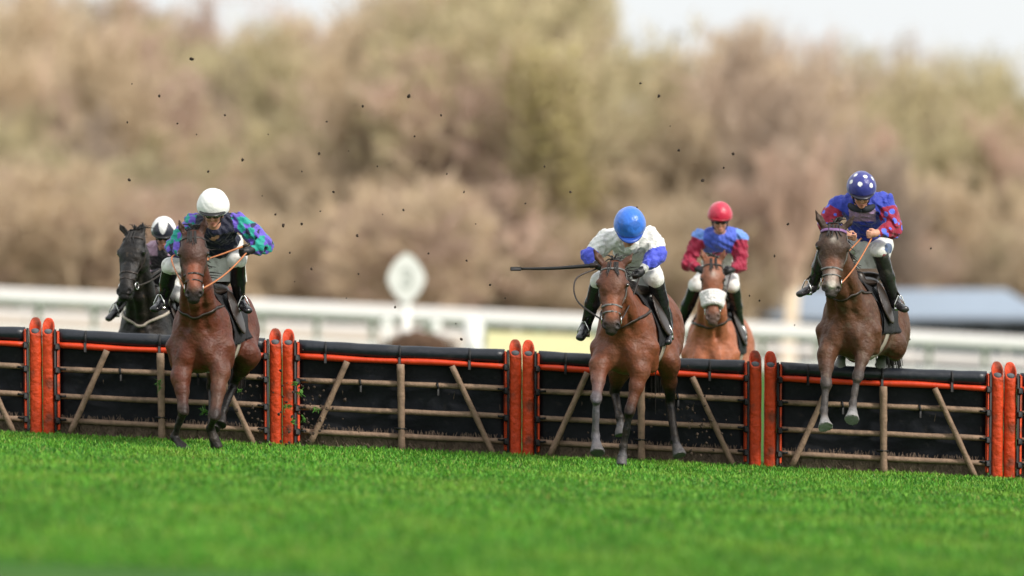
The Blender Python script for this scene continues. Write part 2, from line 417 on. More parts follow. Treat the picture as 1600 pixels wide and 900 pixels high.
# ------------------------------------------------------------------ hurdles
def shear(V, x0=0):
    V = np.array(V); V[:, 2] -= SLOPE*(V[:, 0]-x0); return V
PW = 2.2
def hpart(mb, name, mat, root, smooth=True):
    V = np.concatenate(mb.V)
    # the whole panel leans 5 degrees in the direction of travel
    z = V[:, 2].copy(); V[:, 1] = V[:, 1]-z*.085
    V = shear(V)
    f = []
    if mb.Q: f.append(np.concatenate(mb.Q))
    if mb.T: f.append(np.concatenate(mb.T))
    me = make_mesh(name, V, f, None, smooth); o = link(name, me, mat, root); return o
def hurdle_proto():
    r = thing('hurdle_panel', (0, 0, 0), '', 'hurdle', 'hurdle panels across the course')
    hw = PW/2-.155
    mb = MB(); xs = np.linspace(-hw, hw, 25)       # padded top roll, sagging a little between its straps
    rr = .066+.005*np.abs(np.sin(xs*9)); pts = [(x, .01, .905-.006*math.cos(x*2.2)) for x in xs]
    mb.tube(pts, rr, 14)
    mb.box((0, .03, .86), (2*hw, .07, .09), .01); hpart(mb, 'top_padding', M['padding'], r)
    mb = MB(); pts = [(x, -.05, .822+.004*math.sin(x*5)) for x in xs]; mb.tube(pts, .027+.003*np.sin(xs*7), 8)
    hpart(mb, 'orange_strip', M['strip'], r)
    for x in (-.70, -.02, .62):
        mb = MB(); mb.torus(np.array([x, .005, .885]), .076, .012, (1, .04, 0), 20, 6); mb.box((x, -.075, .815), (.026, .014, .09), .004)
        hpart(mb, 'strap', M['strap'], r)
    # rubber sheet behind, with wavy face
    mb = MB(); nx, nz = 40, 14; V = []
    for s in (0, 1):
        for i in range(nx):
            for k in range(nz):
                x = -hw+2*hw*i/(nx-1); z = .115+(.86-.115)*k/(nz-1)
                if k == 0: z += .02*math.sin(x*13)+.015*math.sin(x*31)
                V.append((x, .035+.012*math.sin(x*11+z*3)+.008*math.sin(x*4+z*9)+s*.02, z))
    N = nx*nz; Q = []
    for i in range(nx-1):
        for k in range(nz-1):
            a = i*nz+k; Q.append([a, a+nz, a+nz+1, a+1]); Q.append([N+a, N+a+1, N+a+nz+1, N+a+nz])
    for k in range(nz-1): Q.append([k, k+1, N+k+1, N+k]); a = (nx-1)*nz+k; Q.append([a, N+a, N+a+1, a+1])
    for i in range(nx-1): a = i*nz; Q.append([a, N+a, N+a+nz, a+nz]); a += nz-1; Q.append([a, a+nz, N+a+nz, N+a])
    mb.add(V, Q); hpart(mb, 'rubber_sheet', M['backing'], r)
    mb = MB()
    for _ in range(1500):
        x = random.uniform(-hw, hw); y = random.uniform(.07, .20); h = random.uniform(.12, .74) if random.random() < .6 else random.uniform(.08, .2)
        dx = random.gauss(0, .05); mb.tube([(x, y, 0), (x+dx*.5, y+random.gauss(0, .01), h*.5), (x+dx, y+random.gauss(0, .02), h)], [.006, .005, .002], 3, False)
    for _ in range(900):   # twigs poking out at the foot, in front
        x = random.uniform(-hw, hw); mb.tube([(x, .02, random.uniform(0, .03)), (x+random.gauss(0, .04), random.uniform(-.03, .02), random.uniform(.05, .20))], [.008, .002], 3, False)
    hpart(mb, 'brush_filling', M['brush'], r, False)
    def rough(a, b, r0, name):
        a = np.array(a, float); b = np.array(b, float); n = 12; t = np.linspace(0, 1, n)[:, None]
        pts = a+(b-a)*t+np.c_[np.zeros(n), np.cumsum(rng.normal(0, .0012, n)), np.cumsum(rng.normal(0, .0018, n))]
        mb = MB(); mb.tube(pts, r0*(1+rng.normal(0, .05, n)), 8); hpart(mb, name, M['timber'], r)
    for z in (.605, .355, .14): rough((-hw-.02, -.032, z), (hw+.02, -.032, z+.0), .026, 'rail')
    rough((-.01, -.085, .80), (.0, -.085, -.02), .034, 'upright')
    rough((-.50, -.085, .80), (-.84, -.085, .03), .027, 'brace'); rough((.46, -.085, .80), (.85, -.085, -.01), .027, 'brace')
    for x, z in ((-.38, .605), (.33, .605), (-.01, .20)):
        mb = MB(); mb.torus(np.array([x, -.035 if z > .3 else -.06, z]), .033 if z > .3 else .05, .011, (1, 0, .15) if z > .3 else (0, .1, 1), 12, 5)
        if z > .3: mb.box((x+.004, -.064, z-.05), (.02, .01, .07), .003)
        hpart(mb, 'tie', M['strap'], r)
    for sx in (-1, 1):   # padded orange end posts with an open slanting top showing grey foam
        cx = sx*(PW/2-.060); n = 20; A = np.linspace(0, 2*math.pi, n, endpoint=False); rx, ry = .057, .064; V = []; zs = np.linspace(-.02, .90, 30)
        cxx = lambda A: rx*np.sign(np.cos(A))*np.abs(np.cos(A))**.75; syy = lambda A: ry*np.sign(np.sin(A))*np.abs(np.sin(A))**.75
        rings = [(z, 1+.018*math.sin(z*17+sx*2)+.008*math.sin(z*51)) for z in zs]
        for z, q in rings: V += [(cx+cxx(t)*q*(1+.05*math.sin(5*t+z*1.5)), syy(t)*q*(1+.06*math.sin(4*t+z*2))-.02, z) for t in A]
        top = lambda t: .985+.075*math.sin(t)       # lip: high at the back, low in front
        V += [(cx+cxx(t), syy(t)-.02, top(t)) for t in A]; V += [(cx+cxx(t)*.90, syy(t)*.90-.02, top(t)+.012) for t in A]
        V += [(cx+cxx(t)*.72, syy(t)*.72-.02, top(t)) for t in A]; V += [(cx+cxx(t)*.68, syy(t)*.68-.02, top(t)-.09) for t in A]
        nr = len(rings)+4; Q = [[i*n+k, i*n+(k+1) % n, (i+1)*n+(k+1) % n, (i+1)*n+k] for i in range(nr-1) for k in range(n)]
        mb = MB(); mb.add(V, Q); pad = hpart(mb, 'end_post', M['orange'], r)
        mb = MB(); mb.ell((cx, -.02, .935), (.046, .048, .035)); f = hpart(mb, 'foam_core', M['foam'], pad)
        # narrow flap on the panel side, laced with black straps
        mb = MB(); mb.box((cx-sx*.088, -.050, .50), (.030, .06, .92), .012); hpart(mb, 'side_flap', M['orange'], pad)
        mb = MB(); mb.box((cx-sx*.066, -.070, .50), (.020, .03, .94), .002); hpart(mb, 'seam', M['strap'], pad)
        for z in (.82, .605, .355, .14):
            mb = MB(); mb.box((cx-sx*.084, -.058, z-.01), (.050, .08, .065), .012); mb.tube([(cx-sx*.10, -.06, z), (cx-sx*.16, -.055, z+.004)], .012, 6); hpart(mb, 'strap', M['strap'], pad)
    return r
def copy_tree(o, parent=None):
    c = o.copy(); COL.objects.link(c); c.parent = parent; WLOC[c.name] = WLOC.get(o.name, np.zeros(3))
    for ch in list(o.children): copy_tree(ch, c)
    return c
hp = hurdle_proto()
HL = {-3: 'leftmost hurdle panel with timber braces, at the left edge',
      -2: 'hurdle panel behind the bay horse ridden in the white cap, between its orange end posts',
      -1: 'hurdle panel nobody is jumping, clear in front of the white marker',
      0: 'hurdle panel behind the bay horse ridden in the blue cap',
      1: 'hurdle panel under the jumping horse on the right with front hooves before it',
      2: 'rightmost hurdle panel, cut off by the right edge of the photograph'}
for k in (-3, -2, -1, 0, 1, 2):
    o = hp if k == -3 else copy_tree(hp)
    x = .09+PW*(k+.5)+(.02 if k > 0 else 0); o.location = (x, 0, float(gz(x, 0))); o['label'] = HL[k]; WLOC[o.name] = np.array(o.location)

# ------------------------------------------------------------------ running rail beyond
def fence(name, y, x0, x1, step, label, zt, seed, wpost=.09, htop=.16, low=(.22, .42)):
    r = thing(name, (0, y, 0), label, 'fence')
    n = int((x1-x0)/12)+1
    def line(nm, za, zb, t):
        mb = MB(); X = np.linspace(x0, x1, 60)
        V = []
        for x in X:
            g = float(gz(x, y)); w = t/2
            V += [(x, y-w, g+za+.02), (x, y-w, g+zb-.03), (x, y-w*.5, g+zb), (x, y+w*.5, g+zb), (x, y+w, g+zb-.03), (x, y+w, g+za+.02), (x, y+w*.5, g+za), (x, y-w*.5, g+za)]
        m = 8; Q = [[i*m+k, (i+1)*m+k, (i+1)*m+(k+1) % m, i*m+(k+1) % m] for i in range(len(X)-1) for k in range(m)]
        mb.add(V, Q); mb.build(nm, M['rail'], r)
    line('top_rail', zt-htop, zt, .11); line('lower_rail', low[0], low[1], .06)
    x = x0
    while x < x1:
        g = float(gz(x, y)); mb = MB(); mb.tube([(x, y+.09, g-.1), (x, y+.09, g+zt-.06), (x, y+.06, g+zt-.03)], [wpost/2]*3, 8); mb.build('post', M['rail'], r); x += step
fence('running_rail', 47.5, -14, 13, 1.12, 'white plastic running rail behind the hurdles, nearer of the two', .97, 1, .13, .21, (.14, .32))
fence('running_rail', 62.0, -16, 16, 2.3, 'white running rail farther off, seen through the nearer one', 1.0, 2, .09, .2, (.30, .50))

# ------------------------------------------------------------------ distance marker
d = 84.0; c = P(635, 435, d); g = float(gz(c[0], d-40)); org = (c[0], c[1], g)
r = thing('distance_marker', org, 'white lozenge shaped furlong marker on a white post above the rail', 'marker sign')
mb = MB(); mb.box((c[0], c[1]+.03, (g+c[2])/2-.1), (.17, .09, c[2]-g), .02); mb.build('post', M['signwhite'], r)
mb = MB(); n = 40; V = []
for yy in (-.03, .03):
    for k in range(n):
        t = 2*math.pi*k/n; q = 1/((abs(math.cos(t))**1.45+abs(math.sin(t))**1.45)**(1/1.45))
        V.append((c[0]+.37*q*math.cos(t), c[1]-.045+yy, c[2]+.49*q*math.sin(t)))
V += [(c[0], c[1]-.075, c[2]), (c[0], c[1]-.015, c[2])]
T = [[2*n, k, (k+1) % n] for k in range(n)]+[[2*n+1, n+(k+1) % n, n+k] for k in range(n)]; Q = [[k, n+k, n+(k+1) % n, (k+1) % n] for k in range(n)]
mb.add(V, Q, T); bo = mb.build('board', M['signwhite'], r, False)
cu = bpy.data.curves.new('digit', 'FONT'); cu.body = '3'; cu.size = .52; cu.extrude = .006; cu.offset = .018; cu.align_x = 'CENTER'; cu.align_y = 'CENTER'
tmp = bpy.data.objects.new('tmp', cu); COL.objects.link(tmp); dme = bpy.data.meshes.new_from_object(tmp.evaluated_get(bpy.context.evaluated_depsgraph_get())); bpy.data.objects.remove(tmp)
o = bpy.data.objects.new('digit', dme); COL.objects.link(o); dme.materials.clear(); dme.materials.append(M['signgrey']); o.parent = bo
o.rotation_euler = (math.pi/2, 0, 0); o.location = (0.02, -.084, c[2]-g-.01+0)
# brown clipped bush at its foot
def bush(name, c, r, n, mat, label, cat):
    mb = MB()
    for _ in range(n):
        u = rng.normal(size=3); u /= np.linalg.norm(u); u[2] = abs(u[2]); q = rng.uniform(.35, 1)
        p = np.array(c)+u*np.array(r)*q; v = nrm(u+rng.normal(0, .5, 3))*.11
        mb.tube([p, p+v], [.012, .006], 3, False)
    mb.ell(np.array(c)+(0, 0, r[2]*.35), np.array(r)*.72, noise=.08)
    o = mb.build(name, mat, None, False, origin=c); tag(o, label, cat); return o
c = P(652, 532, 82.5); g = float(gz(c[0], 42.5))
bush('bush', (c[0], 42.5, g), (.92, .4, .60), 2400, node_mat('dead_bush', .9, srgb(96, 72, 56), var=.4, scale=9), 'low dark brown bush at the foot of the white furlong marker', 'bush')
# small white markers with domed heads
def knob(px, py, d, rr, label):
    c = P(px, py, d); g = float(gz(c[0], d-40)); r = thing('rail_marker', (c[0], c[1], g), label, 'marker post')
    mb = MB(); mb.tube([(c[0], c[1], g-.05), (c[0], c[1], c[2])], .06 if rr < .2 else .16, 10); mb.build('post', M['signwhite'], r)
    mb = MB(); mb.ell(c, (rr, .06, rr)); mb.build('head', M['signwhite'], r)
knob(740, 514, 83, .21, 'large white round-headed marker post right of the furlong marker')
knob(604, 506, 86, .12, 'small white round marker just left of the furlong marker post')
knob(681, 510, 86, .12, 'small white round marker just right of the furlong marker post')
# pale yellow board
d = 81.0; a = P(760, 517, d); b = P(930, 560, d); g = float(gz((a[0]+b[0])/2, d-40)); cx = (a[0]+b[0])/2
r = thing('advertising_board', (cx, d-40, g), 'blank pale yellow board before the white rail, left of the blue cap horse', 'board')
mb = MB(); zt, zb = a[2], g+.12; V = []
for yy in (-.02, .02):
    V += [(a[0], d-40+yy, zb), (b[0], d-40+yy, zb-SLOPE*1.9), (b[0], d-40+yy, zt-SLOPE*1.9), (a[0], d-40+yy, zt)]
mb.add(V, [[0, 1, 2, 3], [7, 6, 5, 4], [0, 4, 5, 1], [1, 5, 6, 2], [2, 6, 7, 3], [3, 7, 4, 0]]); mb.build('panel', M['yellow'], r, False)
for x in (a[0]+.2, b[0]-.2):
    mb = MB(); mb.tube([(x, d-39.95, g-.2), (x, d-39.95, g+.5)], .03, 8); mb.build('leg', M['rail'], r)
# low shed at right
d = 128.0; x0 = P(1198, 0, d)[0]; x1 = P(1640, 0, d)[0]; y0, y1 = d-40, d-33; g = float(gz((x0+x1)/2, d-40))
ze = P(0, 494, d)[2]; zr = P(0, 452, d)[2]
r = thing('shed', ((x0+x1)/2, y0, g), 'low dark shed with a blue grey roof beyond the rail at right', 'shed')
mb = MB(); mb.box(((x0+x1)/2+.4, (y0+y1)/2, (g+ze)/2-.1), (x1-x0-1.2, y1-y0-.6, ze-g+.2)); mb.build('wall', M['shedwall'], r, False)
mb = MB(); ym = (y0+y1)/2; q = .9
V = [(x0, y0-.3, ze), (x1, y0-.3, ze), (x1-q, ym, zr), (x0+q, ym, zr), (x0, y1+.3, ze), (x1, y1+.3, ze), (x0, y0-.3, ze-.1), (x1, y0-.3, ze-.1), (x0, y1+.3, ze-.1), (x1, y1+.3, ze-.1)]
mb.add(V, [[0, 1, 2, 3], [5, 4, 3, 2], [0, 6, 7, 1], [4, 5, 9, 8], [0, 4, 8, 6], [1, 7, 9, 5], [6, 8, 9, 7]], [[0, 3, 4], [1, 5, 2]]); mb.build('roof', M['roof'], r, False)
for i in range(6):
    mb = MB(); x = x0+1.2+i*1.25; mb.box((x, y0+.27, ze-.55), (.7, .08, .5), .01); mb.build('window', M['window'], r, False)

# ------------------------------------------------------------------ bare trees
def tree_arrays(H, spread, seed, lv=5, trunk_r=.2, nt=4, open_=.55, up=.25, twig=.016, low=.22):
    R = np.random.default_rng(seed); SA = []; SB = []; RA = []; RB = []; TR = []
    def grow(p, d, L, r, l):
        ns = 3 if l > 1 else 2
        for i in range(ns):
            q = p+d*L/ns; r2 = r*(.86 if l else .8)
            SA.append(p); SB.append(q); RA.append(r); RB.append(r2); TR.append(l)
            p = q; r = r2; d = nrm(d+R.normal(0, .10, 3)+np.array([0, 0, .03]))
            if l > 0:
                kids = 1 if i < ns-1 else 2
                if l == lv: kids = 2 if i < ns-1 else 3
                if l == lv and i == 0 and low > .3: kids = 0
                for _ in range(kids):
                    o = R.normal(size=3); o = nrm(o-d*o.dot(d)); a = R.uniform(.35, 1.0)*open_*1.4
                    dd = nrm(d*math.cos(a)+o*math.sin(a)*np.array([spread, spread, 1])+np.array([0, 0, up]))
                    grow(p, dd, L*R.uniform(.56, .80), max(r*.62, twig), l-1)
            else:
                for _ in range(nt):
                    o = R.normal(size=3); dd = nrm(d+o*.55+np.array([0, 0, .15])); ll = R.uniform(.35, .9)*L*.9
                    SA.append(p); SB.append(p+dd*ll); RA.append(twig); RB.append(twig*.5); TR.append(0)
    grow(np.zeros(3), np.array([0, 0, 1.]), H*.36, trunk_r, lv)
    SA, SB, RA, RB, TR = map(np.array, (SA, SB, RA, RB, TR))
    sc = H/max(SB[:, 2].max(), .1); SA = SA*sc; SB = SB*sc
    return SA, SB, RA, RB, TR
def prisms(SA, SB, RA, RB):
    ax = SB-SA; ax = ax/(np.linalg.norm(ax, axis=1, keepdims=True)+1e-9)
    ref = np.where(np.abs(ax[:, 2:3]) < .9, np.array([[0, 0, 1.]]), np.array([[1., 0, 0]]))
    u = np.cross(ax, ref); u /= np.linalg.norm(u, axis=1, keepdims=True); v = np.cross(ax, u); V = []
    for A, R in ((SA, RA), (SB, RB)):
        for k in range(3):
            t = 2*math.pi*k/3; V.append(A+(math.cos(t)*u+math.sin(t)*v)*R[:, None])
    V = np.stack(V, 1).reshape(-1, 3); i = np.arange(len(SA))*6
    Q = np.concatenate([np.stack([i+k, i+(k+1) % 3, i+3+(k+1) % 3, i+3+k], 1) for k in range(3)])
    return V, Q
M['bark'] = node_mat('bark', .9, attr=True, var=.25, scale=.25, spec=.2)
PROT = [tree_arrays(12, 1.0, 11, 5, .22, 4, .60), tree_arrays(12, 1.15, 12, 5, .25, 4, .70, .18), tree_arrays(12, .75, 13, 5, .18, 4, .50, .35),
        tree_arrays(12, .9, 14, 5, .2, 4, .55, .3), tree_arrays(5, 1.2, 15, 4, .06, 7, .8, .2, .012, .1), tree_arrays(12, .8, 16, 5, .15, 5, .45, .3)]
print('segs', [len(p[0]) for p in PROT])
TAN = np.array(srgb(204, 184, 156)); PINK = np.array(srgb(204, 178, 160)); OLV = np.array(srgb(194, 182, 146)); GRY = np.array(srgb(192, 172, 154)); GRN = np.array(srgb(188, 172, 138)); PALE = np.array(srgb(225, 208, 184))
# the wood itself: one mass of trees and undergrowth
VV = []; QQ = []; CC = []; off = 0
def plant(k, x, y, H, col, ang, wide=1.):
    global off
    SA, SB, RA, RB, TR = PROT[k]; H0 = SB[:, 2].max(); s = H/H0; ca, sa = math.cos(ang), math.sin(ang)
    Rm = np.array([[ca*s*wide, -sa*s*wide, 0], [sa*s*wide, ca*s*wide, 0], [0, 0, s]])
    V, Q = prisms(SA@Rm.T, SB@Rm.T, RA*max(s, .8), RB*max(s, .8)); g = float(gz(x, y))-.2
    VV.append(V+(x, y, g)); QQ.append(Q+off); off += len(V)
    CC.append(np.repeat(np.where(TR[:, None] > 2, col*.85, col)*rng.uniform(.85, 1.15, (len(SA), 1)), 6, 0))
def top_px(px):
    """treeline of the photograph (pixel row) used for how tall the wood grows at each place"""
    return np.interp(px, [-200, 0, 120, 200, 260, 330, 390, 440, 520, 600, 660, 730, 800, 850, 900, 945, 985, 1030, 1080, 1150, 1200, 1240, 1290, 1360, 1450, 1520, 1650, 1800],
                     [-5, 0, 0, 0, 45, 95, 95, 55, 38, 28, 5, -70, -90, -40, 70, 190, 250, 165, 110, 90, 45, 95, 120, 112, 112, 112, 130, 130])
def hgt(px, d, j=0): return (450-top_px(px)-j)/F*d+CAMZ
rows = [(150, 26, .62, 40), (160, 24, .80, 40), (172, 24, .93, 25), (186, 26, 1.0, 18)]
for (d, n, fr, jit) in rows:
    for i in range(n):
        px = -140+(i+rng.uniform(.1, .9))*1880/n; x = (px-800)/F*d; H = hgt(px, d)*fr*1.17*rng.uniform(.92, 1.04)-float(gz(x, d-40))
        t = np.sin(px*.011+1)+rng.normal(0, .5)
        col = TAN if t > .4 else (PINK if t > -.3 else (OLV if rng.uniform() < .75 else GRY))
        if d < 155: col = TAN if rng.uniform() < .7 else OLV
        plant(int(rng.integers(0, 4)), x, d-40+rng.uniform(-3, 3), H, col*rng.uniform(.92, 1.10), rng.uniform(0, 6), .95)
for i in range(190):   # undergrowth of saplings and brambles
    d = rng.uniform(128, 158); px = rng.uniform(-150, 1750); x = (px-800)/F*d
    if px > 1150 and d < 140: d += 16
    x = (px-800)/F*d
    plant(4, x, d-40, (2.2+5.4*rng.uniform()**1.3)*(.75 if d < 136 else 1), (TAN if rng.uniform() < .6 else (OLV if rng.uniform() < .6 else PINK))*rng.uniform(.72, .98), rng.uniform(0, 6), 1.2)
V = np.concatenate(VV); print('wood verts', len(V))
o = put('woodland', V, np.concatenate(QQ), M['bark'], colors=np.concatenate(CC), smooth=False); tag(o, 'mass of bare winter wood and undergrowth behind the racecourse', kind='stuff')
# trees one can tell apart
def lone(name, k, px, d, H0_, col, tcol, label, wide=1., leaves=None, foot=0):
    x = (px-800)/F*d; y = d-40; g = float(gz(x, y))-.2-foot; H = H0_*1.12
    SA, SB, RA, RB, TR = PROT[k]; s = H/SB[:, 2].max(); S = np.array([s*wide, s*wide, s]); r = thing(name, (x, y, g), label, 'tree')
    for nm, m, c in (('trunk', TR > 2, tcol), ('crown', TR <= 2, col)):
        rr = s*((2.6 if 'birch' in name else 1.25) if nm == 'trunk' else 1); V, Q = prisms(SA[m]*S, SB[m]*S, RA[m]*rr, RB[m]*rr); V = V+(x, y, g); C = np.tile(np.array(c), (len(V), 1))
        if nm == 'crown' and leaves is not None:   # small ivy / needle leaves through the crown
            n = leaves[0]; ti = rng.integers(0, m.sum(), n); b = (SB[m]*S)[ti]+rng.normal(0, .22, (n, 3))+(x, y, g)
            a = rng.normal(size=(n, 3))*leaves[1]; bb = rng.normal(size=(n, 3))*leaves[1]; LV = np.stack([b, b+a, b+a+bb, b+bb], 1).reshape(-1, 3)
            LQ = (np.arange(n)*4)[:, None]+np.arange(4)+len(V); lc = np.repeat(np.array(leaves[2])*rng.uniform(.6, 1.3, (n, 1)), 4, 0)
            V = np.concatenate([V, LV]); Q = np.concatenate([Q, LQ]); C = np.concatenate([C, lc])
        put(nm, V, Q, M['bark'], r, C, False)
lone('evergreen_tree', 1, 800, 142, 12.6, OLV, GRY, 'tall ivy-green tree rising out of the picture above the blue cap rider', 1.0, (3000, .07, srgb(190, 172, 136)))
lone('evergreen_tree', 3, 872, 138, 9.3, GRN, GRY, 'olive green evergreen whose sloping edge meets the sky left of centre gap', .62, (7000, .07, srgb(174, 162, 112)))
lone('bare_tree', 0, 1192, 140, 10.2, GRY, GRY*.8, 'grey brown bare tree making the highest peak right of the sky gap', .75)
lone('bare_tree', 3, 1400, 138, 7.9, GRY*.75, GRY*.5, 'dark grey bare tree above the rider in the spotted cap', .9)
lone('birch_tree', 2, 1232, 127, 6.4, PINK, PALE*1.15, 'pale trunked birch standing left of the rider in the spotted cap', .7)
lone('birch_tree', 5, 1172, 128, 5.6, PINK, PALE*1.15, 'smaller pale trunked birch above the red cap rider', .7)
lone('bare_tree', 5, 985, 146, 7.2, PALE*.9, PALE*.8, 'thin pale tree with light twigs filling the gap of sky', .8)
lone('bare_tree', 1, 160, 140, 6.6, GRY*.75, GRY*.5, 'dark purple grey bare tree at left above the black horse', .7)
lone('bare_tree', 0, 690, 140, 8.8, PINK*1.02, PINK*.8, 'pinkish bare tree standing above the white furlong marker', .85)
lone('bare_tree', 2, 560, 143, 8.9, TAN, GRY, 'tan bare tree with wispy top against the sky left of the marker', .85)
lone('bare_tree', 3, 190, 150, 10.2, TAN, GRY, 'tan bare tree reaching the top of the photo at its left edge', .9)
lone('bare_tree', 1, 1075, 143, 8.2, TAN*1.05, GRY, 'light tan bare tree just right of the sky gap', .8)

# ================================================================== horses and riders
M['coat'] = node_mat('horse_coat', .52, attr=True, var=.34, scale=13, spec=.38, bump=.50, bscale=30, var2=(srgb(104, 86, 68), 16, .62, .4))
M['coatmud'] = node_mat('muddy_horse_coat', .55, attr=True, var=.34, scale=13, spec=.35, bump=.55, bscale=30, var2=(srgb(110, 94, 78), 14, .56, .5))
M['skin'] = node_mat('skin', .5, attr=True, var=.1, scale=10)
M['silk'] = node_mat('racing_silk', .55, attr=True, var=.12, scale=14, sheen=.2, spec=.3, bump=.9, bscale=26)
M['breech'] = node_mat('white_breeches', .6, attr=True, var=.12, scale=10, bump=.4, bscale=16, sheen=.2, var2=(srgb(128, 116, 100), 14, .56, .55))
M['boot'] = node_mat('riding_boot_leather', .25, attr=True, var=.2, scale=10, spec=.6, bump=.15, bscale=15, var2=(srgb(110, 104, 98), 9, .60, .5))
M['cap'] = node_mat('silk_cap', .35, attr=True, var=.06, scale=14, bump=.3, bscale=28, sheen=.3)
M['leather'] = node_mat('dark_leather', .4, srgb(46, 36, 30), var=.3, scale=20)
M['tan'] = node_mat('tan_rein', .55, srgb(186, 116, 74), var=.2, scale=20)
M['web'] = node_mat('pale_webbing', .7, srgb(170, 160, 146), var=.25, scale=20)
M['greystrap'] = node_mat('grey_bridle_leather', .45, srgb(104, 102, 100), var=.3, scale=20)
M['fleece'] = node_mat('white_sheepskin', .95, (.82, .80, .77), var=.1, scale=40, bump=.8, bscale=80)
M['hair'] = node_mat('mane_hair', .5, srgb(24, 20, 18), var=.4, scale=20)
M['steel'] = node_mat('steel', .25, (.7, .7, .68), var=.1, metallic=1)
M['eye'] = node_mat('dark_eye', .05, (.008, .006, .005), var=0, coat=1)
M['goggle'] = node_mat('goggle_lens', .08, (.012, .013, .016), var=0, coat=1)
M['cloth'] = node_mat('saddle_cloth', .8, srgb(26, 26, 30), var=.25, scale=15, bump=.3)
M['purple'] = node_mat('purple_browband', .5, srgb(128, 92, 140), var=.1)

def basis(down, face_hint):
    """head frame rows: side, face normal, down-length"""
    z = nrm(down); y = np.asarray(face_hint, float); y = nrm(y-z*y.dot(z)); x = np.cross(y, z); return np.array([x, y, z])

def horse(name, h):
    """h: dict of photo-traced joints (px, py, depth behind d0)"""
    d0 = h['d0']; J = lambda t: P(t[0], t[1], d0+t[2]); s = h.get('s', 1.0)
    C = {k_: tuple(np.array(v_)*h.get('dim', .68)) if k_ in ('coat', 'face', 'dark', 'leg', 'muzzle') else v_ for k_, v_ in h['col'].items()}; coat = np.array(C['coat']); dark = np.array(C['dark']); legc = np.array(C['leg']); muz = np.array(C['muzzle']); face = np.array(C.get('face', C['coat'])); belly = np.array(C.get('belly', C['coat']))
    chest = J(h['chest']); rump = J(h['rump']); u = nrm(rump-chest)
    up = np.array([0, 0, 1.]); up = nrm(up-u*up.dot(u)); sd = np.cross(u, up)   # sd: picture right is +x ?
    if sd[0] < 0: sd = -sd
    T = np.array([u, sd, up]); L = lambda a, b, c: chest+(a*u+b*sd+c*up)*s
    tl = np.linalg.norm(rump-chest)/s; f = tl/1.30
    S = Sdf(); E = lambda c, r, k=.08, col=coat: S.ell(L(c[0]*f, c[1], c[2]), np.array(r)*s*np.array([f, 1, 1]), T, k, col)
    E((.60, 0, 0), (.50, .255, .32)); E((.13, 0, -.02), (.20, .215, .26)); E((.20, .15, .02), (.17, .10, .26), .06); E((.20, -.15, .02), (.17, .10, .26), .06)
    E((.01, .095, -.10), (.10, .095, .125), .04); E((.01, -.095, -.10), (.10, .095, .125), .04)
    E((.40, 0, .27), (.30, .085, .12), .08); E((1.0, 0, .09), (.36, .225, .23)); E((1.0, 0, -.10), (.34, .20, .19), .08, belly)
    E((1.28, 0, .09), (.28, .225, .25)); E((1.34, .14, -.06), (.22, .125, .28), .06); E((1.34, -.14, -.06), (.22, .125, .28), .06)
    S.cap(L(-.13*f, 0, .12), L(-.08*f, 0, -.22), .026*s, .030*s, .05, coat, sub=True)
    for q in (-1, 1):
        S.cap(L(-.07*f, q*.185, .02), L(-.02*f, q*.175, -.20), .022*s, .030*s, .05, coat, sub=True)
        S.cap(L(.30*f, q*.335, .10), L(.42*f, q*.315, -.22), .030*s, .035*s, .06, coat, sub=True)
        S.cap(L(1.05*f, q*.30, .05), L(1.12*f, q*.29, -.20), .035*s, .040*s, .07, coat, sub=True)
        S.cap(L(.10*f, q*.24, -.05), L(.16*f, q*.22, -.22), .055*s, .05*s, .05, coat)
    # neck
    poll = J(h['poll']); nose = J(h['nose']); nb = L(.22*f, 0, .10); nb2 = L(.30*f, 0, .26)
    hd = nrm(nose-poll); Hf = basis(hd, h.get('face_dir', (0, -1, .25))); 
    throat = poll+(Hf[2]*.10-Hf[1]*.09)*s
    mid = (nb+throat)/2+np.array([0, -.02, -.02])
    S.ecap(nb, mid, sd, (.165*s, .235*s), (.115*s, .18*s), .09, coat); S.ecap(mid, throat, sd, (.115*s, .18*s), (.080*s, .115*s), .06, coat)
    S.ecap(nb2, poll-Hf[1]*.06*s, sd, (.06*s, .08*s), (.05*s, .07*s), .07, coat*.9)
    for q in (-1, 1):
        S.cap(throat+sd*q*.06*s+np.array([0, -.10, -.03])*s, L(-.05*f, q*.09, .12), .016*s, .026*s, .05, coat, sub=True)
    for q in (-1, 1):   # neck muscle planes
        S.cap(L(.10*f, q*.10, .05), throat+sd*q*.035*s-(0, 0, .02), .085*s, .045*s, .05, coat)
    # head, local (x side, y out of the face, z towards the nose), metres
    hl = np.linalg.norm(nose-poll)/.60; hw = h.get('hw', 1.0)*s
    H = lambda x, y, z: poll+(Hf[0]*x*hw+Hf[1]*y*s+Hf[2]*z*hl)
    HE = lambda c, r, k=.03, col=face: S.ell(H(*c), np.array([r[0]*hw, r[1]*s, r[2]*hl]), Hf, k, col)
    HE((0, -.05, .05), (.085, .085, .10)); HE((0, -.015, .15), (.092, .065, .13))
    for q in (-1, 1):
        HE((q*.055, -.13, .18), (.042, .10, .13)); HE((q*.088, -.03, .150), (.026, .034, .030), .02); HE((q*.093, -.026, .170), (.016, .026, .024), .008, dark)
        S.cap(H(q*.075, -.035, .22), H(q*.05, -.05, .40), .018*s, .012*s, .03, face)   # facial crest
    S.ecap(H(0, -.035, .18), H(0, -.030, .47), Hf[0], (.064*hw, .052*s), (.046*hw, .045*s), .03, face)
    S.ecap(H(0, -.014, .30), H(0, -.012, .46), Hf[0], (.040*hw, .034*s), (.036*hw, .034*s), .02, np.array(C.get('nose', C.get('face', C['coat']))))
    S.cap(H(0, -.16, .20), H(0, -.10, .48), .050*s, .036*s, .05, face*.9)
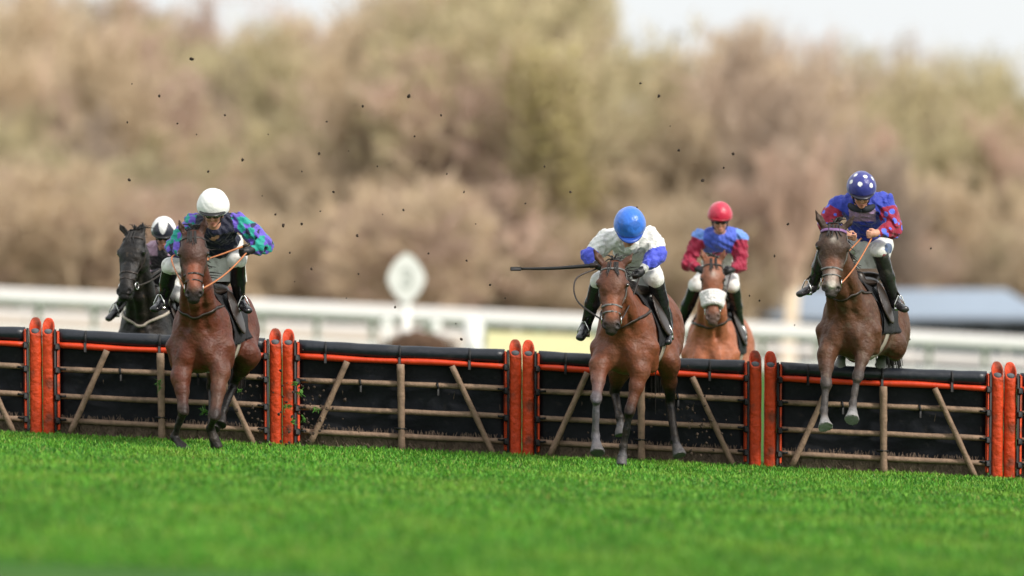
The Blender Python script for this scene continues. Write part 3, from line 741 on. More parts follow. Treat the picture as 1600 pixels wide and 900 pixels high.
    HE((0, -.055, .50), (.055, .062, .075), .03, muz); HE((0, -.11, .545), (.036, .036, .038), .02, muz*.8); HE((0, -.06, .57), (.042, .042, .03), .02, muz)
    for q in (-1, 1):
        HE((q*.040, -.03, .52), (.026, .030, .040), .015, muz)
        S.ell(H(q*.046, -.006, .535), np.array([.015*hw, .020*s, .024*hl]), Hf, .006, (0.004, .003, .003), True)
    S.cap(H(-.05, -.09, .575), H(.05, -.09, .575), .006, .006, .004, (0, 0, 0), sub=True)
    ears = []
    for q, tip in ((-1, h['ears'][0]), (1, h['ears'][1])):
        t = J(tip); b = H(q*.052, -.045, -.005); m = (b*.45+t*.55)+Hf[0]*q*.008
        sdv = np.cross(nrm(t-b), Hf[1]); S.ecap(b, m, sdv, (.026*s, .024*s), (.031*s, .020*s), .02, face*.8); S.ecap(m, t, sdv, (.030*s, .019*s), (.007*s, .007*s), .012, face*.7)
        S.ecap(b*.8+t*.2+Hf[1]*.024*s, b*.25+t*.75+Hf[1]*.016*s, sdv, (.016*s, .012*s), (.009*s, .008*s), .008, dark*.6, sub=True)
    if 'blaze' in h:
        for z, r in h['blaze']: HE((0, .035 if z < .3 else .012, z), (r, .016, r*1.6), .01, np.array(srgb(214, 204, 192)))
    # legs
    hoof = np.array(C.get('hoof', srgb(70, 64, 60)))
    for lg in h['fore']:
        el, kn, fe, ho = [J(p) for p in lg['j']]; lc = np.array(lg.get('col', legc)); uc = np.array(lg.get('ucol', coat)); ls = lg.get('s', 1)*s
        q = 1 if lg['side'] > 0 else -1; sh = L(.16*f, q*.155, -.05)
        S.ecap(sh, el, sd, (.095*s, .14*s), (.072*s, .09*s), .07, coat)
        mm = el*.6+kn*.4; S.cap(el, mm, .078*ls, .056*ls, .05, uc); S.cap(mm, kn, .056*ls, .039*ls, .03, uc*.6+lc*.4)
        S.cap(el+(kn-el)*.12+sd*q*.018, el+(kn-el)*.4+sd*q*.014, .046*ls, .034*ls, .03, uc)
        S.ell(kn, np.array([.043, .046, .055])*ls, None, .03, lc); S.ell(kn+nrm(kn-el)*.03*ls+(0, -.012, 0), np.array([.038, .036, .03])*ls, None, .015, lc)
        S.cap(kn, fe, .033*ls, .027*ls, .02, lc); S.cap(kn+(0, .022*s, 0), fe+(0, .02*s, 0), .016*ls, .016*ls, .02, lc)
        leg_end(S, fe, ho, lc, hoof, ls, lg)
    for lg in h['hind']:
        st, hk, fe, ho = [J(p) for p in lg['j']]; lc = np.array(lg.get('col', legc)); ls = lg.get('s', 1)*s
        q = 1 if lg['side'] > 0 else -1; hip = L(1.33*f, q*.12, -.02)
        S.ecap(hip, st, sd, (.125*s, .19*s), (.095*s, .13*s), .08, coat); S.cap(st, (st+hk)/2, .095*s, .060*s, .05, coat*.6+dark*.4); S.cap((st+hk)/2, hk, .060*s, .040*s, .04, dark*.5+lc*.5)
        S.ell(hk+(0, .02*s, .02*s), np.array([.036, .055, .052])*ls, None, .03, lc); S.cap(hk, fe, .036*ls, .030*ls, .02, lc)
        leg_end(S, fe, ho, lc, hoof, ls, lg)
    base = chest+u*.6; g = float(gz(base[0], base[1])); low = min(J(l['j'][3])[2] for l in h['fore']+h['hind'])
    r = thing('horse', (base[0], base[1], min(low, g) if h.get('grounded', True) else low), h['label'], 'horse')
    def colfn(V):
        c = S.colors(V)
        n = wob(V, 1., 9., 3.1+h['d0'])[:, None]
        c = c*(1+.13*n)
        p = V[:, 2]; m = np.clip(wob(V, .5, 30., h['d0'])+.1, 0, 1)[:, None]*h.get('mud', .3)
        return c*(1-m)+m*np.array(srgb(118, 100, 82))
    ob = body('body', S, .0105*max(s, .95), h.get('mat', M['coat']), r, noise=(.0060, 24., h['d0']), colfn=colfn)
    # eyes
    for q in (-1, 1):
        mb = MB(); mb.ell(H(q*.100, -.020, .168), np.array([.016, .019, .019])*s, 10, 7); mb.build('eye', M['eye'], r)
    # mane, forelock, tail
    mb = MB(); n = h.get('mane', 130)
    for i in range(n):
        t = random.random(); p = poll*(1-t)+nb2*t+up*.02; p, nn = S.hug([p+np.array([0, -.0, .10])], .004, 6); p = p[0]
        dv = np.array([random.gauss(.02, .05), random.gauss(0, .04), random.uniform(.02, .06)]) if random.random() < .5 else np.array([random.choice((-1, 1))*random.uniform(.03, .09), 0, -.02])
        mb.tube([p, p+dv*.6+(0, 0, .012), p+dv*1.3+(0, .02, -.02)], [.008, .006, .002], 4, False)
    for i in range(h.get('forelock', 9)):
        x = random.uniform(-.035, .035); p0 = H(x, -.01, -.02); l = random.uniform(.03, .08); p1, _ = S.hug([H(x*1.2, .06, .05)], .006); p2, _ = S.hug([H(x*1.6+random.gauss(0, .012), .06, .05+l)], .007)
        mb.tube([p0+Hf[1]*.03, p1[0], p2[0]], [.007, .006, .002], 4, False)
    mb.build('mane', M['hair'], r)
    mb = MB(); dock = L(1.56*f, 0, .16); te = J(h['tail']) if 'tail' in h else dock+np.array([.02, .25, -.75])
    for i in range(70):
        o = rng.normal(0, .035, 3); m = dock*.5+te*.5+np.array([0, .10, .05])+o*1.1
        mb.tube([dock+o*.4, dock*.8+te*.2+np.array([0, .10, .04])+o*.7, m, te+o*1.3+(0, 0, random.uniform(-.08, .12))], [.012, .011, .010, .003], 4, False)
    mb.build('tail', M['hair'], r)
    # bridle
    Bm = h.get('bridle', M['leather']); SB_ = Sdf(); 
    def strap(mb, loc, w=.017, off=.001):
        pts, nn = S.hug(np.array([H(*q) for q in loc]), off); mb.ribbon(pts, nn, w, .006)
    mb = MB()
    ring = lambda z, y0, rx, ry, n=18: [(rx*math.sin(a), y0+ry*math.cos(a), z) for a in np.linspace(0, 2*math.pi, n)]
    for q in (-1, 1): strap(mb, [(q*x, y, z) for x, y, z in ((.05, -.06, -.02), (.09, -.05, .05), (.10, -.07, .14), (.095, -.09, .24), (.075, -.085, .34), (.062, -.085, .44))])
    strap(mb, ring(.36, -.07, .085, .085)); strap(mb, ring(.42, -.07, .08, .08), .013)
    if not h.get('browband'): strap(mb, [(x, .06-abs(x)*.9, .045) for x in np.linspace(-.085, .085, 9)])
    br = mb.build('bridle', Bm, r)
    if h.get('browband'):
        mb = MB(); strap(mb, [(x, .06-abs(x)*.9, .03) for x in np.linspace(-.09, .09, 11)], .028, .004); mb.build('browband', h['browband'], br)
    bit = {}
    for q in (-1, 1):
        bp = H(q*.066, -.088, .452); bit[q] = bp; mb = MB(); mb.torus(bp, .032, .005, Hf[0]); mb.build('bit_ring', M['steel'], br)
    if h.get('fleece'):
        mb = MB()
        for zz in (.305, .325, .345, .365, .385, .405):
            for a in np.linspace(-2.1, 2.1, 26):
                p, nn = S.hug([H(.09*math.sin(a), -.06+.08*math.cos(a), zz)], .016+random.uniform(-.004, .004)); mb.ell(p[0], (.028, .028, .028), 8, 6, noise=.12)
        mb.build('sheepskin_noseband', M['fleece'], br)
    # reins
    for i, hand in enumerate(h['reins']):
        q = -1 if i == 0 else 1; a = bit[q]
        pts = [a]+[J(p) for p in hand]; t = np.linspace(0, 1, len(pts)); tt = np.linspace(0, 1, 22)
        pts = np.array(pts); 
        if len(pts) > 2:
            pts = np.array([catmull(pts, x) for x in tt])
        else: pts = np.array([pts[0]*(1-x)+pts[1]*x+np.array([0, 0, -.035*math.sin(math.pi*x)]) for x in tt])
        mb = MB(); mb.tube(pts, .0075, 6); mb.build('rein', h.get('rein_mat', M['leather']), br)
    # breastgirth, girth, saddle and cloth
    def tring(sx, n=30, a0=0, a1=2*math.pi, tilt=0): return np.array([L((sx+tilt*math.cos(a))*f, .40*math.sin(a), .02+.42*math.cos(a)) for a in np.linspace(a0, a1, n)])
    pts, nn = S.hug(tring(.52), .004); mb = MB(); mb.ribbon(pts, nn, .09, .010)
    sad = thing2('saddle', r)
    mb.build('girth', h.get('girth', M['web']), sad)
    if h.get('breast', True):
        a = np.linspace(-math.pi*.5, math.pi*.5, 26); pts = np.array([L((.40-.62*math.cos(t))*f, .36*math.sin(t), h.get('breast_z', .08)+.22*abs(math.sin(t))**1.6) for t in a])
        pts, nn = S.hug(pts, .004); mb = MB(); mb.ribbon(pts, nn, .026, .007); mb.build('breast_girth', h.get('breast_mat', M['leather']), r)
        
    clips = [(L(.36*f, 0, 0), -u), (L(1.0*f, 0, 0), u), (L(0, 0, -.08), -up)]
    body('saddle_cloth', S, .0125, M['cloth'], r, off=.016, shell=.008, clips=clips, colfn=lambda V: np.ones((len(V), 3)), clip=(np.minimum(L(.2*f, -.6, -.3), L(1.2*f, .6, .7))-.1, np.maximum(L(.2*f, -.6, -.3), L(1.2*f, .6, .7))+.1))
    G = Sdf(); G.ell(L(.62*f, 0, .37), np.array([.25*f, .15, .055])*s, T, .03); G.ell(L(.42*f, 0, .42), np.array([.05, .07, .06])*s, T, .05); G.ell(L(.84*f, 0, .42), np.array([.06, .13, .05])*s, T, .05)
    for q in (-1, 1): G.ell(L(.52*f, q*.235, .19), np.array([.15, .022, .20])*s, nrm3(T, q), .04)
    body('seat', G, .012, M['leather'], sad, colfn=lambda V: np.ones((len(V), 3)))
    return dict(root=r, J=J, L=L, S=S, H=H, bit=bit, sd=sd, u=u, up=up, f=f, s=s)
def nrm3(T, q):
    # saddle flap tilted to follow the ribs
    a = .35*q; u, s_, w = T; return np.array([u, s_*math.cos(a)+w*math.sin(a), -s_*math.sin(a)+w*math.cos(a)])
def thing2(name, parent):
    o = bpy.data.objects.new(name, None); COL.objects.link(o); o.parent = parent; o.empty_display_size = .1; WLOC[o.name] = wl(parent); return o
def catmull(p, t):
    n = len(p)-1; x = min(t*n, n-1e-6); i = int(x); f = x-i; a = p[max(i-1, 0)]; b = p[i]; c = p[i+1]; d = p[min(i+2, n)]
    return .5*((2*b)+(c-a)*f+(2*a-5*b+4*c-d)*f*f+(3*b-a-3*c+d)*f**3)
def leg_end(S, fe, ho, lc, hoof, s, lg):
    dr = nrm(ho-fe); S.ell(fe, np.array([.036, .040, .038])*s, None, .02, lc); S.ell(fe+np.array([0, .03, -.01])*s, np.array([.024, .026, .028])*s, None, .02, lc)
    Lp = np.linalg.norm(ho-fe); p1 = ho-dr*min(.075*s, Lp*.5); S.cap(fe, p1, .030*s, .036*s, .015, lc)
    S.cap(p1, ho, .043*s, lg.get('hr', .060)*s, .012, hoof, cut=True)

# ------------------------------------------------------------------ riders
def rider(name, k):
    d0 = k['d0']; J = lambda t: P(t[0], t[1], d0+t[2]); s = k.get('s', 1.0)
    head = J(k['head']); neck = J(k['neck']); SL, SR = J(k['shoulders'][0]), J(k['shoulders'][1]); pel = J(k['pelvis'])
    EL, ER = [J(t) for t in k['elbows']]; HL_, HR_ = [J(t) for t in k['hands']]; KL, KR = [J(t) for t in k['knees']]; AL, AR = [J(t) for t in k['ankles']]; TL, TR_ = [J(t) for t in k['toes']]
    skin = np.array(srgb(205, 150, 125)); 
    X = nrm(np.array([1, 0, 0])+np.array([0, 0, k.get('roll', 0)])); tilt = k.get('tilt', .35)   # face looks forward, tipped down
    Y = nrm(np.array([k.get('turn', 0), -math.cos(tilt), -math.sin(tilt)])); X = nrm(X-Y*X.dot(Y)); Z = np.cross(X, Y)*-1
    if Z[2] < 0: Z = -Z
    Fm = np.array([X, Y, Z]); hh = lambda x, y, z: head+(X*x+Y*y+Z*z)*s
    B = Sdf()
    def he(c, r, kk=.012, col=skin, sub=False): B.ell(hh(*c), np.array(r)*s, Fm, kk, col, sub)
    he((0, -.01, .03), (.078, .096, .10), .02); he((0, .03, -.055), (.058, .060, .075), .03); he((0, .065, -.11), (.026, .025, .022), .02)   # skull, face, chin
    he((0, .090, -.012), (.050, .016, .010), .015); he((0, .104, -.050), (.013, .022, .016), .012); B.cap(hh(0, .092, -.005), hh(0, .112, -.047), .009*s, .012*s, .01, skin)  # brow, nose
    for q in (-1, 1):
        he((q*.037, .074, -.050), (.022, .018, .018), .015, skin*.97+np.array([.06, 0, 0])); he((q*.078, -.01, -.035), (.012, .022, .034), .01)   # cheeks, ears
        he((q*.030, .090, -.018), (.013, .008, .008), .004, (.02, .015, .012))
    he((0, .090, -.083), (.024, .010, .006), .004, np.array(srgb(160, 86, 80))); he((0, .088, -.093), (.019, .010, .006), .004, np.array(srgb(150, 80, 74)))
    nk0 = hh(0, -.02, -.06); B.cap(nk0, neck, .055*s, .06*s, .03, skin)
    ch = (SL+SR)/2*.75+neck*.25; X2 = nrm(SR-SL); belly = pel*.55+ch*.45
    B.ecap(pel, belly, X2, (.125*s, .10*s), (.12*s, .085*s), .05, skin); B.ecap(belly, ch, X2, (.12*s, .085*s), (.14*s, .095*s), .05, skin)
    for a, b, c, q in ((SL, EL, HL_, 0), (SR, ER, HR_, 1)):
        B.cap(ch*.4+a*.6, a, .07*s, .055*s, .04, skin); B.cap(a, b, .050*s, .038*s, .03, skin); wr = c+(b-c)/np.linalg.norm(b-c)*.075*s; B.cap(b, wr, .040*s, .026*s, .02, skin)
    X3 = nrm(KR-KL); hips = (pel-X3*.09*s, pel+X3*.09*s)
    for a, b, c, d in ((hips[0], KL, AL, TL), (hips[1], KR, AR, TR_)):
        B.cap(a, b, .088*s, .055*s, .05, skin); B.cap(b, c, .052*s, .034*s, .03, skin); B.cap(c+np.array([0, 0, -.018*s]), c*.25+d*.75+np.array([0, 0, -.004]), .024*s, .018*s, .02, skin)
    # hands: palm, four unequal fingers curled round the rein, thumb from the side
    Gv = Sdf()
    def hand(D, wr, hc, q, gl, col):
        a = nrm(hc-wr); inn = nrm(np.array([-q, 0, 0])-a*(-q*a[0])); dn = nrm(np.cross(a, inn)); dn = dn if dn[2] < 0 else -dn
        g = .004 if gl else 0; pc = wr+a*.045*s; D.cap(wr-a*.02, pc, .028*s+g, .034*s+g, .02, col)
        D.ell(pc+a*.02, np.array([.040, .030, .019])*s+g, np.array([a, dn, inn]), .015, col)
        for i, ln in enumerate((.024, .027, .025, .020)):
            b0 = pc+a*.048*s+dn*(-.027+.018*i)*s; b1 = b0+(a*.7+inn*.6)*ln*s*1.1; b2 = b1+(inn*.75-a*.55)*ln*s; b3 = b2+(-a)*.018*s
            D.cap(b0, b1, .0095*s+g*.5, .009*s+g*.5, .004, col); D.cap(b1, b2, .009*s+g*.5, .0082*s+g*.5, .003, col); D.cap(b2, b3, .0082*s+g*.5, .0075*s+g*.5, .003, col)
        t0 = pc-dn*.024*s-a*.008*s; t1 = t0+(a*.6-dn*.5+inn*.5)*.030*s; t2 = t1+(a*.6+inn*.7)*.024*s
        D.cap(t0, t1, .013*s+g*.5, .0105*s+g*.5, .01, col); D.cap(t1, t2, .0105*s+g*.5, .009*s+g*.5, .004, col)
    for b, c, q, cl in ((EL, HL_, -1, k['gloves'][0]), (ER, HR_, 1, k['gloves'][1])):
        wr = c+nrm(b-c)*.075*s; hand(B, wr, c, q, False, skin)
    g = float(gz(pel[0], pel[1])); r = thing('person', (pel[0], pel[1], min(AL[2], AR[2])-.1), k['label'], 'jockey')
    body('body', B, .0075, M['skin'], r)
    for b, c, q, cl in ((EL, HL_, -1, k['gloves'][0]), (ER, HR_, 1, k['gloves'][1])):
        if cl is None: continue
        G = Sdf(); wr = c+nrm(b-c)*.075*s; hand(G, wr, c, q, True, cl); G.cap(wr-nrm(c-b)*.03, wr, .036*s, .032*s, .01, cl); body('glove', G, .006, M['boot'] if False else M['skin'], r, colfn=lambda V, cl=cl: np.tile(cl, (len(V), 1)))
    # jacket
    Kt = Sdf(); jf = k['jacket']
    Kt.ecap(pel+np.array([0, 0, .03]), belly, X2, (.150*s, .125*s), (.150*s, .115*s), .06); Kt.ecap(belly, ch, X2, (.150*s, .115*s), (.175*s, .125*s), .06)
    Kt.cap(neck+(ch-neck)*.2, neck*.8+nk0*.2, .075*s, .068*s, .04)
    bl = k.get('billow', 1.0)
    for a, b, c in ((SL, EL, HL_), (SR, ER, HR_)):
        Kt.cap(ch*.5+a*.5, a, .095*s, .078*s, .05); m = (a+b)/2; Kt.cap(a, m, .078*s, .072*s*bl, .03); Kt.cap(m, b, .072*s*bl, .062*s*bl, .03)
        wr = c+nrm(b-c)*.085*s; m2 = (b+wr)/2; Kt.cap(b, m2, .062*s*bl, .054*s*bl, .03); Kt.cap(m2, wr, .054*s*bl, .034*s, .02)
    ctx = dict(SL=SL, SR=SR, EL=EL, ER=ER, HL=HL_, HR=HR_, ch=ch, neck=neck, pel=pel, X=X2, J=J)
    def jcol(V):
        segs = [(ch, pel), (SL, EL), (EL, HL_), (SR, ER), (ER, HR_)]; D = []
        rad = (.13, .07, .06, .07, .06); TT = []
        for (a, b), rr in zip(segs, rad):
            ab = b-a; t = np.clip(((V-a)@ab)/ab.dot(ab), 0, 1); D.append(np.linalg.norm(V-a-t[:, None]*ab, axis=1)/rr); TT.append(t)
        return jf(V, np.argmin(D, 0), np.array(TT), ctx)
    body('silks_jacket', Kt, .008, M['silk'], r, noise=(.017, 50., 2.2+d0), colfn=jcol)
    # breeches and boots
    Bt = Sdf(); Bt.ecap(pel-X3*.05, pel+X3*.05, X3, (.16*s, .135*s), (.16*s, .135*s), .05)
    for a, b, c in ((hips[0], KL, AL), (hips[1], KR, AR)):
        Bt.cap(a, b, .110*s, .078*s, .05); Bt.cap(b, b*.85+c*.15, .066*s, .050*s, .03)
    bc = k.get('breech_col'); body('breeches', Bt, .009, M['breech'], r, noise=(.006, 30., 1.1), colfn=bc if bc else (lambda V: np.tile((.78, .77, .74), (len(V), 1))))
    for i, (b, c, d) in enumerate(((KL, AL, TL), (KR, AR, TR_))):
        G = Sdf(); top = b*1.02-c*.02; dd = nrm(c-b); G.cap(top, b*.5+c*.5, .074*s, .066*s, .02); G.cap(b*.5+c*.5, c, .066*s, .046*s, .02)
        G.cap(c, c*.8+d*.2-np.array([0, 0, .02]), .044*s, .040*s, .02); fd = nrm(d-c); heel = c-fd*.06*s+np.array([0, 0, -.035*s]); G.cap(heel, c, .032*s, .036*s, .02)
        sdv = np.cross(fd, (0, 0, 1)); G.ecap(c+fd*.02*s+np.array([0, 0, -.02*s]), d+fd*.02, sdv, (.048*s, .042*s), (.044*s, .030*s), .02)
        bt = body('boot', G, .008, M['boot'], r, clips=[(top, -dd)], colfn=lambda V: np.tile(k.get('boot', srgb(24, 24, 28)), (len(V), 1)), noise=(.003, 45., i+.3))
        # stirrup iron and leather
        ic = c*.45+d*.55+np.array([0, 0, -.035*s]); mb = MB(); sv = nrm(sdv); tp = ic+np.array([0, 0, .12*s])
        pts = [ic-sv*.055+(0, 0, 0), ic-sv*.05+(0, 0, .05), tp-sv*.015, tp+sv*.015, ic+sv*.05+(0, 0, .05), ic+sv*.055]; mb.tube(pts, .006, 6); mb.bar(ic-sv*.058, ic+sv*.058, .03, .012); st = mb.build('stirrup', M['steel'], r)
        mb = MB(); a2 = b*.75+pel*.25; mb.tube([tp, c*.5+b*.5+(0, .05, 0), a2], .009, 5); mb.build('stirrup_leather', M['leather'], st)
    # helmet with silk cap, peak, chin strap, goggles
    hs = k.get('hs', 1.0)*s; Hm = Sdf(); hq = lambda x, y, z: head+(X*x+Y*y+Z*z)*hs
    Hm.ell(hq(0, -.012, .048), np.array([.112, .130, .118])*hs, Fm, .02); Hm.ell(hq(0, -.02, .03), np.array([.114, .128, .09])*hs, Fm, .03)
    body('helmet', Hm, .007, M['cap'], r, clips=[(hq(0, .0, -.006), -Z+Y*-.10)], colfn=lambda V: k['cap'](((V-head)@Fm.T)/hs), noise=(.0022, 60., .7))
    mb = MB(); n = 15; V = []
    for i in range(n):
        a = -1.15+2.3*i/(n-1); c_ = np.array([.108*math.sin(a), .124*math.cos(a), .018]); o_ = np.array([.104*math.sin(a), .124*math.cos(a)+.038*math.cos(a*1.1), .008])
        V += [hq(*(c_+(0, 0, .005))), hq(*(o_+(0, 0, .003))), hq(*(o_-(0, 0, .003))), hq(*(c_-(0, 0, .004)))]
    mb.add(V, [[i*4+j, i*4+(j+1) % 4, (i+1)*4+(j+1) % 4, (i+1)*4+j] for i in range(n-1) for j in range(4)]+[[0, 1, 2, 3], [n*4-1, n*4-2, n*4-3, n*4-4]])
    pk = mb.build('peak', node_mat('cap_peak', .4, k.get('peak', (.01, .01, .012)), var=.1), r)
    if k.get('pompom') is not None:
        mb = MB(); mb.ell(hq(0, -.03, .165), (.02, .02, .018), noise=.15); mb.build('pompom', node_mat('pompom', .9, k['pompom'], var=.2), r)
    mb = MB(); pts = [hh(.079*math.sin(a)*1.03, .0+.106*math.cos(a), -.016) for a in np.linspace(-1.9, 1.9, 21)]; nn = [nrm(np.array(p)-hh(0, 0, -.016)) for p in pts]; mb.ribbon(pts, nn, .022, .006); gs = mb.build('goggle_band', M['strap'], r)
    G = Sdf()
    for q in (-1, 1): G.ell(hh(q*.030, .088, -.018), np.array([.034, .024, .024])*s, Fm, .012, (0, 0, 0))
    body('goggles', G, .006, M['goggle'], r, colfn=lambda V: np.ones((len(V), 3)))
    mb = MB(); mb.tube([hh(-.082, 0, -.02), hh(-.066, .03, -.085), hh(0, .050, -.135), hh(.066, .03, -.085), hh(.082, 0, -.02)], .007, 6); mb.build('chin_strap', M['strap'], r)
    if k.get('collar') is not None:
        mb = MB(); pts = np.array([neck+(X*math.sin(a)*.10+Y*math.cos(a)*.10)*s+np.array([0, 0, .01]) for a in np.linspace(0, 2*math.pi, 24)]); mb.tube(pts, .030*s, 8); mb.build('neck_scarf', node_mat('neck_scarf', .8, k['collar'], var=.2), r)
    return dict(root=r, ctx=ctx)
def whip(name, pts, label, r=.011, mat=None):
    mb = MB(); pts = np.array(pts); n = 14; t = np.linspace(0, 1, n); q = np.array([catmull(pts, x) for x in t]) if len(pts) > 2 else pts[0]+(pts[1]-pts[0])*t[:, None]
    rt = thing('whip', tuple(q[0]), label, 'whip')
    mb.tube(q, r*(1-.45*t), 8); mb.build('shaft', mat or M['strap'], rt)
    mb = MB(); mb.tube([q[0]-(q[1]-q[0])*.3, q[0]+(q[2]-q[0])*.9], r*1.25, 8); mb.build('handle', M['leather'], rt)
    mb = MB(); e = q[-1]; dv = nrm(q[-1]-q[-2]); mb.box(e+dv*.05, (.02, .10, .035), .006, np.array([np.cross(dv, (0, 0, 1)), dv, np.cross(np.cross(dv, (0, 0, 1)), dv)])); mb.build('flap', mat or M['strap'], rt)

# colours ----------------------------------------------------------
PUR = np.array(srgb(104, 84, 190)); TEAL = np.array(srgb(28, 150, 136)); NAVY = np.array(srgb(26, 30, 62)); ROY = np.array(srgb(46, 62, 168)); WHT = np.array((.76, .76, .74)); MAR = np.array(srgb(146, 24, 56)); LIL = np.array(srgb(168, 140, 178)); BLU = np.array(srgb(44, 112, 214))
def cells(V, size, seed=1, jit=.35):
    """id of the nearest point of a jittered grid and the distance to it"""
    g = np.floor(V/size); best = np.full(len(V), 9.); bid = np.zeros(len(V))
    for a in (-1, 0, 1):
        for b in (-1, 0, 1):
            for c in (-1, 0, 1):
                q = g+(a, b, c); hsh = np.sin(q@np.array([12.9, 78.2, 37.7])+seed)*43758.5; hsh = hsh-np.floor(hsh)
                o = np.stack([hsh, (hsh*7.3) % 1, (hsh*13.7) % 1], 1)-.5; d = np.linalg.norm(V/size-(q+.5+o*jit*2), axis=1); m = d < best; best[m] = d[m]; bid[m] = hsh[m]
    return bid, best
def jA(V, i, t, c):
    C = np.tile(NAVY*.6, (len(V), 1)); b, d = cells(V, .048, 3); m = i > 0; C[m] = np.where((b[m] < .48)[:, None], PUR, TEAL*1.05)
    C[m & (b > .88)] = NAVY*1.2
    return C
def jB(V, i, t, c):
    C = np.tile(WHT, (len(V), 1)); tt = t[i, np.arange(len(V))]; m = ((i == 1) | (i == 3)) & (tt > .80) | ((i == 2) | (i == 4)) & (tt < .62); C[m] = np.array(srgb(80, 92, 214))
    C[(i == 0) & (np.linalg.norm(V-c['ch'], axis=1) < .14) & (V[:, 2] < c['ch'][2]-.01)] *= .62  # shading on the chest front, put into the white jacket's colour
    return C
def jC(V, i, t, c):
    C = np.tile(np.array(srgb(76, 100, 205)), (len(V), 1)); C[i > 0] = MAR*1.1
    z = V[:, 2]-c['ch'][2]; m = (i == 0) & (z < -.15); C[m] = WHT*.95; x = (V-c['ch'])@c['X']; C[(i == 0) & (z > -.17) & (z < -.14) & (np.abs(x) < .07)] = np.array(srgb(190, 60, 110)); C[((i == 1) | (i == 3)) & (t[i, np.arange(len(V))] < .10)] = np.array(srgb(110, 150, 225))
    return C
def jD(V, i, t, c):
    C = np.tile(ROY, (len(V), 1)); b, d = cells(V, .075, 8); m = i > 0; C[m] = MAR*1.05; C[m & (d < .36)] = np.array(srgb(84, 110, 225)); tt = t[i, np.arange(len(V))]; C[((i == 3) | (i == 1)) & (tt < .22)] = ROY*1.1
    z = V[:, 2]-c['ch'][2]; x = (V-c['ch'])@c['X']; C[(i == 0) & (z < -.04) & (z > -.15) & (np.abs(x) < .12)] = LIL
    return C
def jE(V, i, t, c):
    C = np.tile(np.array(srgb(30, 28, 34)), (len(V), 1)); C[(i > 0)] = np.array(srgb(178, 150, 172)); z = V[:, 2]-c['ch'][2]; C[(i == 0) & (z > -.03)] = np.array(srgb(170, 140, 160)); x = (V-c['ch'])@c['X']; C[(i == 0) & (np.abs(x) < .05)] = (.02, .02, .025)
    return C
def plain(col): return lambda q: np.tile(col, (len(q), 1))
def capB(q): b, d = cells(q+.3, .07, 2, .4); C = np.tile(BLU, (len(q), 1)); C[b > .72] = BLU*.75; C[(q[:, 2] < .02) & (b < .25)] = np.array(srgb(60, 60, 150)); return C
def capD(q):
    C = np.tile(np.array(srgb(44, 48, 130)), (len(q), 1))
    for a, e in ((-.25, .62), (.75, .42), (-1.15, .55), (1.35, .75), (.5, 1.15), (-1.3, 1.1), (2.3, .6), (-2.2, .6), (3.1, .8)):
        p = np.array([.112*math.sin(a)*math.cos(e), .132*math.cos(a)*math.cos(e)-.012, .048+.108*math.sin(e)]); C[np.linalg.norm(q-p, axis=1) < .019] = (.8, .8, .78)
    return C
def capE(q):
    C = np.tile((.80, .80, .79), (len(q), 1)); a = np.arctan2(q[:, 0], q[:, 1]); z = q[:, 2]; C[(z < .085+.05*np.cos(a*5+math.pi))] = np.array(srgb(34, 38, 54)); return C
# ------------------------------------------------------------------ the five pairs, traced from the photograph
BAYD = dict(nose=srgb(156, 84, 54), coat=srgb(96, 46, 28), dark=srgb(24, 18, 16), leg=srgb(22, 18, 18), muzzle=srgb(34, 28, 27), face=srgb(78, 46, 34), hoof=srgb(34, 30, 30))  # nose: tan bridge, its lit brightness put into the coat colour
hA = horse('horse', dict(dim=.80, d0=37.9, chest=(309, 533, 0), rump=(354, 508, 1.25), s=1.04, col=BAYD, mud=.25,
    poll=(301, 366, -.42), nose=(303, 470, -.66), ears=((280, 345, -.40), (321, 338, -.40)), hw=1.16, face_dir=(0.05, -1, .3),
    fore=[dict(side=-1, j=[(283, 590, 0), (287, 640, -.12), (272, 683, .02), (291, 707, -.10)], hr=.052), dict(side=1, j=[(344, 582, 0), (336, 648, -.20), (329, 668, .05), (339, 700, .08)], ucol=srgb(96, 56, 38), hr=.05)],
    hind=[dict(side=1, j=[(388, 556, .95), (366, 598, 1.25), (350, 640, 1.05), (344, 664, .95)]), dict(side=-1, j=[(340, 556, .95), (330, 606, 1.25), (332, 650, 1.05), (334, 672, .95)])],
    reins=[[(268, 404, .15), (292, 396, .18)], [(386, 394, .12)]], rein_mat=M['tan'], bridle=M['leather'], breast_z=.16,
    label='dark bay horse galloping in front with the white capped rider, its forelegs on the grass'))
kA = rider('person', dict(d0=37.9, head=(333, 330, .10), tilt=.30, hs=1.20, neck=(335, 366, .25), shoulders=((302, 350, .32), (372, 346, .30)), pelvis=(352, 402, .80),
    elbows=((272, 385, .30), (414, 382, .30)), hands=((292, 402, .12), (382, 394, .12)), knees=((266, 416, .38), (370, 408, .36)), ankles=((256, 468, .62), (374, 470, .62)), toes=((243, 482, .45), (386, 484, .45)),
    gloves=((.012, .012, .015), (.012, .012, .015)), jacket=jA, cap=plain((.84, .84, .82)), billow=1.12,
    label='rider in a white cap and purple and teal sleeves on the left bay horse'))
whip('whip', [P(388, 382, 37.95), P(350, 396, 37.9), P(326, 404, 37.85)], 'brown whip in the gloved hand of the white capped rider', .010, M['tan'])

